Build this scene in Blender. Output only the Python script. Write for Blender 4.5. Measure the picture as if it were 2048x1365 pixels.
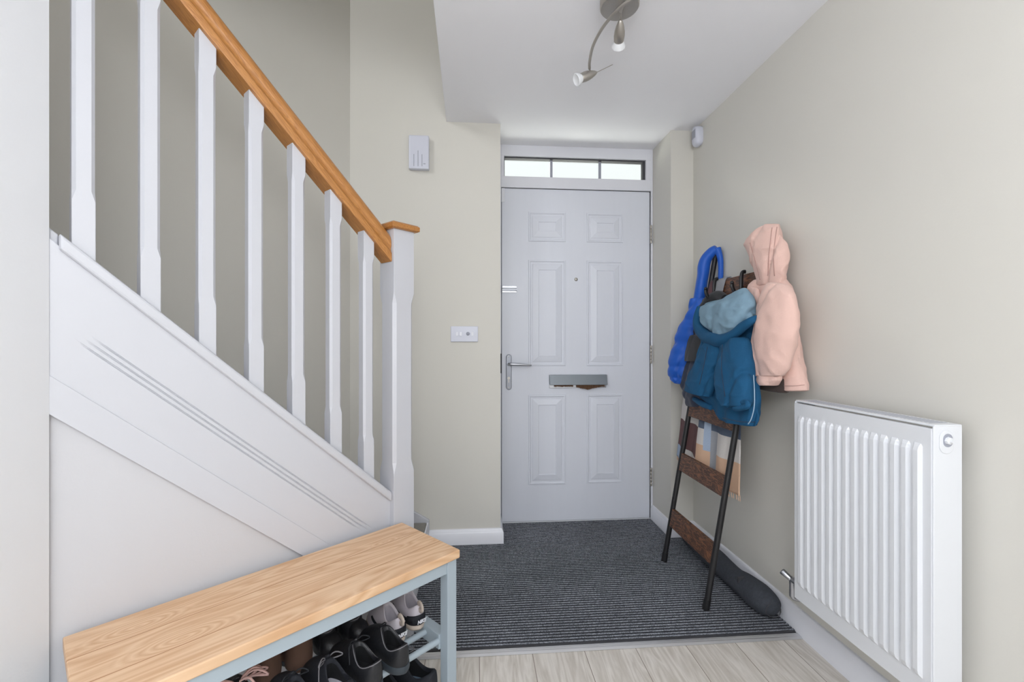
import bpy, bmesh, math, random
from mathutils import Vector, Matrix, noise
random.seed(7)
for o in list(bpy.data.objects): bpy.data.objects.remove(o)
S = bpy.context.scene
COL = S.collection
R = math.radians
# ------------------------------------------------------------------ camera
cam_d = bpy.data.cameras.new('camera'); cam = bpy.data.objects.new('camera', cam_d); COL.objects.link(cam)
cam_d.sensor_width = 36; cam_d.lens = 910/2048*36
cam_d.shift_y = 2.5/2048
cam_d.clip_start = 0.02
cam.location = (0, 0, 1.12); cam.rotation_euler = (R(90), 0, R(-4.52))
S.camera = cam
# ------------------------------------------------------------------ view, world, lights
S.view_settings.view_transform = 'Standard'; S.view_settings.look = 'None'
S.view_settings.gamma = 1; S.view_settings.use_curve_mapping = False
S.view_settings.exposure = 0.09
w = bpy.data.worlds.new('sky'); S.world = w; w.use_nodes = True
wn = w.node_tree.nodes; wl = w.node_tree.links
bg = wn['Background']
tc = wn.new('ShaderNodeTexCoord'); sx = wn.new('ShaderNodeSeparateXYZ'); cr = wn.new('ShaderNodeValToRGB')
wl.new(tc.outputs['Generated'], sx.inputs[0]); wl.new(sx.outputs['Z'], cr.inputs[0]); wl.new(cr.outputs[0], bg.inputs[0])
cr.color_ramp.elements[0].position = 0.0; cr.color_ramp.elements[0].color = (1, 0.98, 0.96, 1)
cr.color_ramp.elements[1].position = 0.6; cr.color_ramp.elements[1].color = (0.92, 0.97, 1, 1)
bg.inputs[1].default_value = 1.05

def area(name, loc, target, sx_, sy_, power, col=(1, 1, 1)):
    d = bpy.data.lights.new(name, 'AREA'); d.shape = 'RECTANGLE'; d.size = sx_; d.size_y = sy_
    d.energy = power; d.color = col
    o = bpy.data.objects.new(name, d); COL.objects.link(o); o.location = loc
    o.rotation_euler = (Vector(target)-Vector(loc)).to_track_quat('-Z', 'Y').to_euler()
    return o
area('back_fill', (0.35, -2.37, 1.25), (0.35, 0, 1.2), 1.9, 2.0, 4, (0.90, 0.95, 1.0))  # fill light added behind the camera, set in an invented opening
area('landing_window_daylight', (-3.05, -0.85, 3.6), (-0.6, 2.0, 1.8), 0.9, 1.1, 43, (0.95, 0.975, 1.0))
area('porch_bounce_daylight', (0.62, 3.30, 1.75), (0.62, 2.62, 2.34), 0.9, 0.8, 22, (1, 1, 0.92))
area('transom_daylight', (0.10, 3.35, 2.62), (1.11, 2.66, 2.02), 0.5, 0.3, 30, (1, 1, 0.94))
def point_fill(name, loc, e, r):
    pl = bpy.data.lights.new(name, 'POINT'); pl.energy = e; pl.shadow_soft_size = r; pl.color = (0.93, 0.965, 1.0)
    o = bpy.data.objects.new(name, pl); COL.objects.link(o); o.location = loc
point_fill('camera_fill', (0.10, -0.60, 1.70), 58, 0.3)  # unseen soft fill added behind the camera to brighten the hall
point_fill('side_fill', (-0.60, -0.45, 1.10), 9, 0.3)  # unseen low fill added on the left to lift the right wall

# ------------------------------------------------------------------ materials
def rgb(r, g, b):
    f = lambda c: (c/255/12.92 if c/255 <= .04045 else ((c/255+.055)/1.055)**2.4)
    return (f(r), f(g), f(b), 1)
def mat(name, col, rough=.5, metal=0, noise_amt=0.0, noise_scale=8, bump=0.0, bump_scale=60, stretch=(1, 1, 1), sheen=0.0, coat=0.0):
    m = bpy.data.materials.new(name); m.use_nodes = True
    n = m.node_tree.nodes; l = m.node_tree.links; b = n['Principled BSDF']
    b.inputs['Base Color'].default_value = col; b.inputs['Roughness'].default_value = rough; b.inputs['Metallic'].default_value = metal
    if sheen: b.inputs['Sheen Weight'].default_value = sheen; b.inputs['Sheen Roughness'].default_value = .6
    if coat: b.inputs['Coat Weight'].default_value = coat; b.inputs['Coat Roughness'].default_value = .15
    t = n.new('ShaderNodeTexCoord'); mp = n.new('ShaderNodeMapping'); mp.inputs['Scale'].default_value = stretch
    l.new(t.outputs['Object'], mp.inputs[0])
    nz = n.new('ShaderNodeTexNoise'); nz.inputs['Scale'].default_value = noise_scale; nz.inputs['Detail'].default_value = 4
    l.new(mp.outputs[0], nz.inputs['Vector'])
    mx = n.new('ShaderNodeMix'); mx.data_type = 'RGBA'
    mx.inputs[6].default_value = col
    mx.inputs[7].default_value = tuple(c*(1-noise_amt) for c in col[:3])+(1,)
    l.new(nz.outputs[0], mx.inputs[0]); l.new(mx.outputs[2], b.inputs['Base Color'])
    if bump:
        nb = n.new('ShaderNodeTexNoise'); nb.inputs['Scale'].default_value = bump_scale; nb.inputs['Detail'].default_value = 3
        l.new(mp.outputs[0], nb.inputs['Vector'])
        bp = n.new('ShaderNodeBump'); bp.inputs['Strength'].default_value = bump; bp.inputs['Distance'].default_value = .004
        l.new(nb.outputs[0], bp.inputs['Height']); l.new(bp.outputs[0], b.inputs['Normal'])
    return m
def wood(name, c1, c2, scale=3, stretch=(1, 12, 12), rough=.4, ring=0.6, fine=.5, c3=None, coat=0):
    m = bpy.data.materials.new(name); m.use_nodes = True
    n = m.node_tree.nodes; l = m.node_tree.links; b = n['Principled BSDF']
    b.inputs['Roughness'].default_value = rough
    if coat: b.inputs['Coat Weight'].default_value = coat; b.inputs['Coat Roughness'].default_value = .2
    t = n.new('ShaderNodeTexCoord'); mp = n.new('ShaderNodeMapping'); mp.inputs['Scale'].default_value = stretch
    l.new(t.outputs['Object'], mp.inputs[0])
    nz = n.new('ShaderNodeTexNoise'); nz.inputs['Scale'].default_value = scale; nz.inputs['Detail'].default_value = 2; nz.inputs['Distortion'].default_value = .6
    l.new(mp.outputs[0], nz.inputs['Vector'])
    mu = n.new('ShaderNodeMath'); mu.operation = 'MULTIPLY'; mu.inputs[1].default_value = 14; l.new(nz.outputs[0], mu.inputs[0])
    fr = n.new('ShaderNodeMath'); fr.operation = 'PINGPONG'; fr.inputs[1].default_value = 1; l.new(mu.outputs[0], fr.inputs[0])
    fn = n.new('ShaderNodeTexNoise'); fn.inputs['Scale'].default_value = scale*9; fn.inputs['Detail'].default_value = 5
    l.new(mp.outputs[0], fn.inputs['Vector'])
    mr = n.new('ShaderNodeMix'); mr.data_type = 'FLOAT'; mr.inputs[0].default_value = fine
    l.new(fr.outputs[0], mr.inputs[2]); l.new(fn.outputs[0], mr.inputs[3])
    cr = n.new('ShaderNodeValToRGB'); l.new(mr.outputs[0], cr.inputs[0])
    e = cr.color_ramp.elements; e[0].position = .5-ring/2; e[0].color = c1; e[1].position = .5+ring/2; e[1].color = c2
    if c3: x = e.new(.5); x.color = c3
    l.new(cr.outputs[0], b.inputs['Base Color'])
    bp = n.new('ShaderNodeBump'); bp.inputs['Strength'].default_value = .15; bp.inputs['Distance'].default_value = .001
    l.new(mr.outputs[0], bp.inputs['Height']); l.new(bp.outputs[0], b.inputs['Normal'])
    return m
M = {}
M['beige'] = mat('beige_wall_paint', rgb(218, 215, 207), .75, noise_amt=.03, noise_scale=2, bump=.05, bump_scale=160)
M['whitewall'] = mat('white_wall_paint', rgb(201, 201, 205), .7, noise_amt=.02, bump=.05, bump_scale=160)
M['leftwall'] = mat('hall_white_paint', rgb(231, 232, 235), .7, noise_amt=.02, bump=.05, bump_scale=160)
M['trim'] = mat('trim_white_paint', rgb(234, 235, 241), .35, noise_amt=.02)
M['ceil'] = mat('ceiling_paint', rgb(246, 246, 250), .8, noise_amt=.02, bump=.04, bump_scale=180)
M['gloss'] = mat('white_gloss_paint', rgb(201, 202, 208), .32, noise_amt=.02, bump=.03, bump_scale=90)
M['door'] = mat('door_white', rgb(224, 227, 236), .38, noise_amt=.04, noise_scale=3, bump=.10, bump_scale=40, stretch=(8, 8, .6))
M['upvc'] = mat('frame_white', rgb(230, 231, 238), .3, noise_amt=.02)
M['gasket'] = mat('gasket_dark', rgb(62, 62, 66), .7)
M['oak'] = wood('oak_handrail', rgb(152, 96, 44), rgb(199, 140, 76), scale=4, stretch=(2, 26, 26), rough=.33, ring=.7, fine=.55, coat=.25)
M['chrome'] = mat('chrome', rgb(186, 188, 194), .30, 1)
M['satin'] = mat('satin_metal', rgb(188, 183, 176), .42, .85, noise_amt=.15, noise_scale=30)
M['darkmetal'] = mat('letterplate_grey', rgb(128, 134, 140), .4, .6)
M['alu'] = mat('aluminium_strip', rgb(214, 214, 216), .35, .7, noise_amt=.1, noise_scale=10)
M['rad'] = mat('radiator_enamel', rgb(226, 228, 232), .28, noise_amt=.01)
M['plastic'] = mat('white_plastic', rgb(214, 216, 228), .35, noise_amt=.02)
M['plasticgrey'] = mat('grey_plastic', rgb(160, 163, 175), .4)
M['black'] = mat('black_powder_coat', rgb(30, 29, 31), .42, noise_amt=.2, noise_scale=30)
M['rustic'] = wood('rustic_brown_board', rgb(48, 32, 25), rgb(142, 92, 60), scale=3.5, stretch=(3, 3, 12), rough=.5, ring=.8, fine=.35, c3=rgb(88, 58, 42))
M['benchpaint'] = mat('grey_blue_paint', rgb(168, 181, 190), .45, noise_amt=.03)
M['bristle'] = mat('brown_brush', rgb(112, 82, 60), .9, noise_amt=.5, noise_scale=80)
M['carpet'] = mat('stair_carpet', rgb(150, 146, 140), .95, noise_amt=.3, noise_scale=200)
M['bulb'] = mat('frosted_bulb', rgb(240, 242, 245), .25)
def bulbglass():
    m = bpy.data.materials.new('clear_glass'); m.use_nodes = True
    n = m.node_tree.nodes; l = m.node_tree.links; n.remove(n['Principled BSDF'])
    tr = n.new('ShaderNodeBsdfTransparent'); tr.inputs[0].default_value = (.96, .98, .97, 1)
    gl = n.new('ShaderNodeBsdfGlossy'); gl.inputs['Roughness'].default_value = .02
    fr = n.new('ShaderNodeFresnel'); fr.inputs[0].default_value = 1.45; mx = n.new('ShaderNodeMixShader')
    l.new(fr.outputs[0], mx.inputs[0]); l.new(tr.outputs[0], mx.inputs[1]); l.new(gl.outputs[0], mx.inputs[2])
    l.new(mx.outputs[0], n['Material Output'].inputs[0]); return m
M['glass'] = bulbglass()
def fabric(name, c, amt=.12, sheen=.15, bs=260, rough=.85):
    return mat(name, c, rough, noise_amt=amt, noise_scale=14, bump=.25, bump_scale=bs, sheen=sheen)
M['pink'] = fabric('pink_cotton', rgb(229, 192, 180), .06)
M['pinkline'] = fabric('pink_stitch', rgb(190, 150, 140))
M['lining'] = fabric('dark_lining', rgb(64, 50, 46), .4)
M['blue'] = mat('royal_blue_nylon', rgb(6, 92, 200), .5, noise_amt=.2, noise_scale=9, bump=.2, bump_scale=40, sheen=.1)
M['teal'] = fabric('teal_cotton', rgb(8, 82, 124), .2, sheen=0)
M['teallining'] = mat('pale_blue_lining', rgb(134, 166, 186), .8, noise_amt=.22, noise_scale=30, bump=.35, bump_scale=60)
M['navy'] = fabric('navy_cotton', rgb(36, 46, 70), .15)
M['blackfab'] = fabric('black_fleece', rgb(22, 23, 28), .2)
M['zip'] = mat('reflective_piping', rgb(150, 175, 195), .4)
M['knit'] = mat('charcoal_knit', rgb(70, 74, 82), .95, noise_amt=.5, noise_scale=90, bump=.6, bump_scale=220)
M['tag'] = mat('label_patch', rgb(196, 197, 202), .6)
# shoes
M['shoeblack'] = mat('black_leather', rgb(34, 35, 39), .45, noise_amt=.3, noise_scale=30, bump=.25, bump_scale=120)
M['shoesole'] = mat('dark_rubber_sole', rgb(58, 66, 74), .6, noise_amt=.25, noise_scale=40)
M['shoefoam'] = mat('black_mesh', rgb(28, 31, 40), .75, noise_amt=.4, noise_scale=200, bump=.4, bump_scale=400)
M['insole'] = mat('pale_insole', rgb(206, 204, 214), .8, noise_amt=.25, noise_scale=25)
M['insoledark'] = mat('black_insole', rgb(16, 17, 20), .9)
M['heelgrey'] = mat('grey_blue_heel', rgb(104, 122, 138), .6)
M['lacegrey'] = mat('grey_lace', rgb(118, 116, 120), .8)
M['laceblack'] = mat('black_lace', rgb(30, 32, 38), .8)
M['lacepink'] = mat('pink_lace', rgb(222, 184, 178), .8, noise_amt=.1, noise_scale=60)
M['white'] = mat('white_leather', rgb(206, 200, 208), .5, noise_amt=.08)
M['cream'] = mat('cream_rubber', rgb(206, 192, 180), .6, noise_amt=.12, noise_scale=40)
M['insgrey'] = mat('blue_grey_insole', rgb(98, 104, 120), .8, noise_amt=.3)
M['brown'] = mat('brown_suede', rgb(120, 92, 78), .9, noise_amt=.25, noise_scale=20, bump=.2)

def mat_floor():
    m = bpy.data.materials.new('oak_laminate_planks'); m.use_nodes = True
    n = m.node_tree.nodes; l = m.node_tree.links; b = n['Principled BSDF']; b.inputs['Roughness'].default_value = .32
    t = n.new('ShaderNodeTexCoord')
    mp = n.new('ShaderNodeMapping'); mp.inputs['Rotation'].default_value = (0, 0, R(90)); mp.inputs['Location'].default_value = (.35, .178, 0)
    l.new(t.outputs['Object'], mp.inputs[0])
    br = n.new('ShaderNodeTexBrick'); l.new(mp.outputs[0], br.inputs[0])
    br.inputs['Scale'].default_value = 1; br.inputs['Brick Width'].default_value = 1.29; br.inputs['Row Height'].default_value = .19
    br.inputs['Mortar Size'].default_value = .0013; br.inputs['Mortar Smooth'].default_value = .2
    br.inputs['Color1'].default_value = (.0, 0, 0, 1); br.inputs['Color2'].default_value = (1, 1, 1, 1); br.inputs['Mortar'].default_value = (.5, .5, .5, 1)
    br.offset = .37
    # per-board offset of the grain
    m2 = n.new('ShaderNodeMapping'); m2.inputs['Scale'].default_value = (11, 1.3, 1)
    l.new(t.outputs['Object'], m2.inputs[0])
    ad = n.new('ShaderNodeVectorMath'); ad.operation = 'ADD'
    sc = n.new('ShaderNodeVectorMath'); sc.operation = 'SCALE'; sc.inputs['Scale'].default_value = 7
    l.new(br.outputs['Color'], sc.inputs[0]); l.new(m2.outputs[0], ad.inputs[0]); l.new(sc.outputs[0], ad.inputs[1])
    nz = n.new('ShaderNodeTexNoise'); nz.inputs['Scale'].default_value = 1.6; nz.inputs['Detail'].default_value = 3; nz.inputs['Distortion'].default_value = 1.2
    l.new(ad.outputs[0], nz.inputs['Vector'])
    mu = n.new('ShaderNodeMath'); mu.operation = 'MULTIPLY'; mu.inputs[1].default_value = 9; l.new(nz.outputs[0], mu.inputs[0])
    pp = n.new('ShaderNodeMath'); pp.operation = 'PINGPONG'; pp.inputs[1].default_value = 1; l.new(mu.outputs[0], pp.inputs[0])
    nf = n.new('ShaderNodeTexNoise'); nf.inputs['Scale'].default_value = 9; nf.inputs['Detail'].default_value = 6; l.new(ad.outputs[0], nf.inputs['Vector'])
    mr = n.new('ShaderNodeMix'); mr.data_type = 'FLOAT'; mr.inputs[0].default_value = .6
    l.new(pp.outputs[0], mr.inputs[2]); l.new(nf.outputs[0], mr.inputs[3])
    cr = n.new('ShaderNodeValToRGB'); l.new(mr.outputs[0], cr.inputs[0])
    e = cr.color_ramp.elements; e[0].position = .2; e[0].color = rgb(192, 184, 173); e[1].position = .75; e[1].color = rgb(222, 216, 208)
    mx = n.new('ShaderNodeMix'); mx.data_type = 'RGBA'; mx.inputs[7].default_value = rgb(128, 116, 104)
    l.new(br.outputs['Fac'], mx.inputs[0]); l.new(cr.outputs[0], mx.inputs[6]); l.new(mx.outputs[2], b.inputs['Base Color'])
    return m
M['floor'] = mat_floor()

def mat_mat():
    m = bpy.data.materials.new('ribbed_mat_fibre'); m.use_nodes = True
    n = m.node_tree.nodes; l = m.node_tree.links; b = n['Principled BSDF']; b.inputs['Roughness'].default_value = .95
    t = n.new('ShaderNodeTexCoord')
    nz = n.new('ShaderNodeTexNoise'); nz.inputs['Scale'].default_value = 260; nz.inputs['Detail'].default_value = 2
    l.new(t.outputs['Object'], nz.inputs['Vector'])
    big = n.new('ShaderNodeTexNoise'); big.inputs['Scale'].default_value = 2.2; l.new(t.outputs['Object'], big.inputs['Vector'])
    cr = n.new('ShaderNodeValToRGB'); l.new(nz.outputs[0], cr.inputs[0])
    e = cr.color_ramp.elements; e[0].position = .34; e[0].color = rgb(72, 76, 83); e[1].position = .66; e[1].color = rgb(158, 162, 170)
    hs = n.new('ShaderNodeHueSaturation'); l.new(cr.outputs[0], hs.inputs['Color'])
    mrr = n.new('ShaderNodeMapRange'); mrr.inputs[1].default_value = .3; mrr.inputs[2].default_value = .7; mrr.inputs[3].default_value = .85; mrr.inputs[4].default_value = 1.15
    l.new(big.outputs[0], mrr.inputs[0]); l.new(mrr.outputs[0], hs.inputs['Value'])
    l.new(hs.outputs[0], b.inputs['Base Color'])
    bp = n.new('ShaderNodeBump'); bp.inputs['Strength'].default_value = .8; bp.inputs['Distance'].default_value = .003
    l.new(nz.outputs[0], bp.inputs['Height']); l.new(bp.outputs[0], b.inputs['Normal'])
    return m
M['mat'] = mat_mat()

def mat_bench():
    m = bpy.data.materials.new('bench_oak_top'); m.use_nodes = True
    n = m.node_tree.nodes; l = m.node_tree.links; b = n['Principled BSDF']; b.inputs['Roughness'].default_value = .42
    t = n.new('ShaderNodeTexCoord')
    # three boards across the depth (object y), each with its own offset
    sx = n.new('ShaderNodeSeparateXYZ'); l.new(t.outputs['Object'], sx.inputs[0])
    dv = n.new('ShaderNodeMath'); dv.operation = 'DIVIDE'; dv.inputs[1].default_value = .115; l.new(sx.outputs['Y'], dv.inputs[0])
    fl = n.new('ShaderNodeMath'); fl.operation = 'FLOOR'; l.new(dv.outputs[0], fl.inputs[0])
    fr = n.new('ShaderNodeMath'); fr.operation = 'FRACT'; l.new(dv.outputs[0], fr.inputs[0])
    mp = n.new('ShaderNodeMapping'); mp.inputs['Scale'].default_value = (2.0, 13, 6); l.new(t.outputs['Object'], mp.inputs[0])
    cx = n.new('ShaderNodeCombineXYZ')
    mm = n.new('ShaderNodeMath'); mm.operation = 'MULTIPLY'; mm.inputs[1].default_value = 3.7; l.new(fl.outputs[0], mm.inputs[0])
    l.new(mm.outputs[0], cx.inputs['X']); l.new(mm.outputs[0], cx.inputs['Z'])
    ad = n.new('ShaderNodeVectorMath'); l.new(mp.outputs[0], ad.inputs[0]); l.new(cx.outputs[0], ad.inputs[1])
    nz = n.new('ShaderNodeTexNoise'); nz.inputs['Scale'].default_value = .9; nz.inputs['Detail'].default_value = 1.5; nz.inputs['Distortion'].default_value = .5
    l.new(ad.outputs[0], nz.inputs['Vector'])
    mu = n.new('ShaderNodeMath'); mu.operation = 'MULTIPLY'; mu.inputs[1].default_value = 22; l.new(nz.outputs[0], mu.inputs[0])
    pp = n.new('ShaderNodeMath'); pp.operation = 'PINGPONG'; pp.inputs[1].default_value = 1; l.new(mu.outputs[0], pp.inputs[0])
    # oval cathedral figures towards the stair end of the board
    last = pp.outputs[0]
    for cx_, cy_, rr in ((-.765, -.075, .10), (-.705, -.200, .11), (-.13, -.10, .05)):
        sb = n.new('ShaderNodeVectorMath'); sb.operation = 'SUBTRACT'; sb.inputs[1].default_value = (cx_, cy_, 0); l.new(t.outputs['Object'], sb.inputs[0])
        ms = n.new('ShaderNodeVectorMath'); ms.operation = 'MULTIPLY'; ms.inputs[1].default_value = (1, 2.9, 0); l.new(sb.outputs[0], ms.inputs[0])
        le = n.new('ShaderNodeVectorMath'); le.operation = 'LENGTH'; l.new(ms.outputs[0], le.inputs[0])
        wn_ = n.new('ShaderNodeTexNoise'); wn_.inputs['Scale'].default_value = 14; l.new(t.outputs['Object'], wn_.inputs['Vector'])
        wm = n.new('ShaderNodeMath'); wm.operation = 'MULTIPLY_ADD'; wm.inputs[1].default_value = .035; l.new(wn_.outputs[0], wm.inputs[0]); l.new(le.outputs['Value'], wm.inputs[2])
        fm = n.new('ShaderNodeMath'); fm.operation = 'MULTIPLY'; fm.inputs[1].default_value = 85; l.new(wm.outputs[0], fm.inputs[0])
        pg = n.new('ShaderNodeMath'); pg.operation = 'PINGPONG'; pg.inputs[1].default_value = 1; l.new(fm.outputs[0], pg.inputs[0])
        fo = n.new('ShaderNodeMapRange'); fo.inputs[1].default_value = rr*.75; fo.inputs[2].default_value = rr*1.25; fo.inputs[3].default_value = 1; fo.inputs[4].default_value = 0; l.new(le.outputs['Value'], fo.inputs[0])
        mxx = n.new('ShaderNodeMix'); mxx.data_type = 'FLOAT'; l.new(fo.outputs[0], mxx.inputs[0]); l.new(last, mxx.inputs[2]); l.new(pg.outputs[0], mxx.inputs[3]); last = mxx.outputs[0]
    mp2 = n.new('ShaderNodeMapping'); mp2.inputs['Scale'].default_value = (6, 160, 60); l.new(t.outputs['Object'], mp2.inputs[0])
    nf = n.new('ShaderNodeTexNoise'); nf.inputs['Scale'].default_value = 1; nf.inputs['Detail'].default_value = 5; l.new(mp2.outputs[0], nf.inputs['Vector'])
    mr = n.new('ShaderNodeMix'); mr.data_type = 'FLOAT'; mr.inputs[0].default_value = .55
    l.new(last, mr.inputs[2]); l.new(nf.outputs[0], mr.inputs[3])
    cr = n.new('ShaderNodeValToRGB'); l.new(mr.outputs[0], cr.inputs[0])
    e = cr.color_ramp.elements; e[0].position = .12; e[0].color = rgb(202, 156, 114); e[1].position = .72; e[1].color = rgb(229, 194, 158)
    ls = n.new('ShaderNodeMath'); ls.operation = 'LESS_THAN'; ls.inputs[1].default_value = .026; l.new(fr.outputs[0], ls.inputs[0])
    mx = n.new('ShaderNodeMix'); mx.data_type = 'RGBA'; mx.inputs[7].default_value = rgb(176, 124, 82)
    l.new(ls.outputs[0], mx.inputs[0]); l.new(cr.outputs[0], mx.inputs[6]); l.new(mx.outputs[2], b.inputs['Base Color'])
    return m
M['benchtop'] = mat_bench()

# ------------------------------------------------------------------ helpers
def tag(o, label=None, cat=None, group=None, kind=None):
    if label: o['label'] = label
    if cat: o['category'] = cat
    if group: o['group'] = group
    if kind: o['kind'] = kind
    return o
def empty(name, loc, rotz=0, label=None, cat=None, group=None):
    o = bpy.data.objects.new(name, None); COL.objects.link(o); o.location = loc; o.rotation_euler = (0, 0, rotz)
    o.empty_display_size = .05
    return tag(o, label, cat, group)
def link(name, bm, m, parent=None, smooth=False, bev=0, seg=2, local=True, sub=0, angle=None):
    """bm in the parent's local space (local) or in world space (local=False)."""
    me = bpy.data.meshes.new(name); bmesh.ops.recalc_face_normals(bm, faces=bm.faces)
    bm.to_mesh(me); bm.free()
    o = bpy.data.objects.new(name, me); COL.objects.link(o)
    for mm in (m if isinstance(m, (list, tuple)) else [m]): me.materials.append(mm)
    if smooth:
        for p in me.polygons: p.use_smooth = True
        if angle: me.set_sharp_from_angle(angle=R(angle))
    if parent:
        o.parent = parent
        if not local:
            pm = Matrix.LocRotScale(parent.location, parent.rotation_euler, None)
            pp = parent.parent
            while pp:
                pm = Matrix.LocRotScale(pp.location, pp.rotation_euler, None) @ pm; pp = pp.parent
            me.transform(pm.inverted())
    if bev:
        md = o.modifiers.new('bevel', 'BEVEL'); md.width = bev; md.segments = seg; md.limit_method = 'ANGLE'; md.angle_limit = R(40)
        md.harden_normals = False
    if sub:
        md = o.modifiers.new('sub', 'SUBSURF'); md.levels = sub; md.render_levels = sub
    return o
def box(bm, x0, x1, y0, y1, z0, z1, mtx=None):
    vs = [bm.verts.new((x, y, z)) for z in (z0, z1) for x, y in ((x0, y0), (x1, y0), (x1, y1), (x0, y1))]
    for f in ((0, 3, 2, 1), (4, 5, 6, 7), (0, 1, 5, 4), (1, 2, 6, 5), (2, 3, 7, 6), (3, 0, 4, 7)): bm.faces.new([vs[i] for i in f])
    if mtx:
        for v in vs: v.co = mtx @ v.co
    return vs
def bx(*a, mtx=None):
    bm = bmesh.new(); box(bm, *a, mtx=mtx); return bm
def prism(bm, poly, z0, z1):
    a = [bm.verts.new((x, y, z0)) for x, y in poly]; b = [bm.verts.new((x, y, z1)) for x, y in poly]
    bm.faces.new(a[::-1]); bm.faces.new(b)
    for i in range(len(poly)):
        j = (i+1) % len(poly); bm.faces.new((a[i], a[j], b[j], b[i]))
def pr(poly, z0, z1):
    bm = bmesh.new(); prism(bm, poly, z0, z1); return bm
def catmull(pts, n):
    """pts: list of lists of floats -> n samples"""
    out = []; N = len(pts)
    for i in range(n):
        t = i/(n-1)*(N-1); k = min(int(t), N-2); u = t-k
        p0 = pts[max(k-1, 0)]; p1 = pts[k]; p2 = pts[k+1]; p3 = pts[min(k+2, N-1)]
        out.append([.5*((2*b)+(-a+c)*u+(2*a-5*b+4*c-d)*u*u+(-a+3*b-3*c+d)*u**3) for a, b, c, d in zip(p0, p1, p2, p3)])
    return out
def tube(bm, pts, rad, seg=12, n=None, closed=False, flat=1.0, caps=True):
    """swept circle; pts list of 3-vectors; rad float or list"""
    if not isinstance(rad, (list, tuple)): rad = [rad]*len(pts)
    data = [list(p)+[r] for p, r in zip(pts, rad)]
    if n: data = catmull(data, n)
    P = [Vector(d[:3]) for d in data]; Rr = [d[3] for d in data]
    rings = []; up = None
    for i, p in enumerate(P):
        if closed: t = P[(i+1) % len(P)]-P[i-1]
        else: t = P[min(i+1, len(P)-1)]-P[max(i-1, 0)]
        t.normalize()
        if up is None:
            up = Vector((0, 0, 1)) if abs(t.z) < .9 else Vector((1, 0, 0))
        s = t.cross(up).normalized(); up = s.cross(t).normalized()
        rings.append([bm.verts.new(p+Rr[i]*(math.cos(a)*s+flat*math.sin(a)*up)) for a in [2*math.pi*k/seg for k in range(seg)]])
    for i in range(len(rings)-(0 if closed else 1)):
        a = rings[i]; b = rings[(i+1) % len(rings)]
        for k in range(seg): bm.faces.new((a[k], a[(k+1) % seg], b[(k+1) % seg], b[k]))
    if not closed and caps:
        bm.faces.new(rings[0][::-1]); bm.faces.new(rings[-1])
def tb(pts, rad, **k):
    bm = bmesh.new(); tube(bm, pts, rad, **k); return bm
def lathe(bm, prof, seg=32, mtx=None):
    """prof: (r,z) list"""
    rings = []
    for r, z in prof:
        if r < 1e-5: rings.append([bm.verts.new((0, 0, z))])
        else: rings.append([bm.verts.new((r*math.cos(2*math.pi*k/seg), r*math.sin(2*math.pi*k/seg), z)) for k in range(seg)])
    for a, b in zip(rings, rings[1:]):
        for k in range(seg):
            j = (k+1) % seg
            if len(a) == 1 and len(b) == 1: continue
            if len(a) == 1: bm.faces.new((a[0], b[j], b[k]))
            elif len(b) == 1: bm.faces.new((a[k], a[j], b[0]))
            else: bm.faces.new((a[k], a[j], b[j], b[k]))
    if mtx:
        for rg in rings:
            for v in rg: v.co = mtx @ v.co
def lt(prof, seg=32, mtx=None):
    bm = bmesh.new(); lathe(bm, prof, seg, mtx); return bm
def axis_mtx(a, b):
    a = Vector(a); b = Vector(b)
    return Matrix.Translation(a) @ (b-a).to_track_quat('Z', 'Y').to_matrix().to_4x4()
def struct(name, bm, m, parent=None, **k):
    o = link(name, bm, m, parent, **k)
    if not parent: o['kind'] = 'structure'
    return o

# ------------------------------------------------------------------ room shell
XW, XL, YW, YD, ZC = 1.245, -.94, 2.525, 2.796, 2.335
s2 = math.sqrt(.5)
struct('floor', pr([(-3.6, -2.5), (XW, -2.5), (XW, 2.9), (-3.6, 2.9)], -.06, 0), M['floor'])
struct('wall_right', bx(XW, XW+.12, -2.5, 2.9, 0, 2.6), M['beige'])
bm = bmesh.new()
box(bm, -1.9, .135, YW, 2.9, 0, 5.0)            # left of the door, rising through the stairwell
box(bm, 1.112, XW, YW, 2.85, 0, ZC)              # nib between the door and the right wall
box(bm, .135, 1.112, YD+.02, 2.9, 2.34, 2.6)
struct('wall_front', bm, M['beige'])
# near left wall (white) whose end closes the view of the stairs
struct('wall_left', bx(XL-.1, XL, -2.5, 1.0825, 0, 5.0), M['leftwall'])
# stair helper: local frame, s up the stair, n towards the hall
O2 = Vector((-.299, 1.756, 0)); US = Vector((-s2, -s2, 0)); NS = Vector((s2, -s2, 0))
SM = Matrix(((US.x, NS.x, 0, O2.x), (US.y, NS.y, 0, O2.y), (0, 0, 1, 0), (0, 0, 0, 1)))
def stair_mesh(bm):
    bmesh.ops.transform(bm, matrix=SM, verts=bm.verts); return bm
# far wall of the stairwell, 45 degrees to the hall
FW = .813
bm = bmesh.new(); box(bm, -.6, 3.6, -FW-.12, -FW, 0, 5.0)
struct('wall_stairwell', stair_mesh(bm), M['beige'])
# plaster wall closing the triangle under the string
bm = bmesh.new()
prof = [(.04, 0), (1.35, 0), (1.35, 1.43), (.04, .23)]
a = [bm.verts.new((s, -.02, z)) for s, z in prof]; b = [bm.verts.new((s, .008, z)) for s, z in prof]
bm.faces.new(a); bm.faces.new(b[::-1])
for i in range(4): bm.faces.new((a[i], b[i], b[(i+1) % 4], a[(i+1) % 4]))
struct('wall_understairs', stair_mesh(bm), M['whitewall'])
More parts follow.
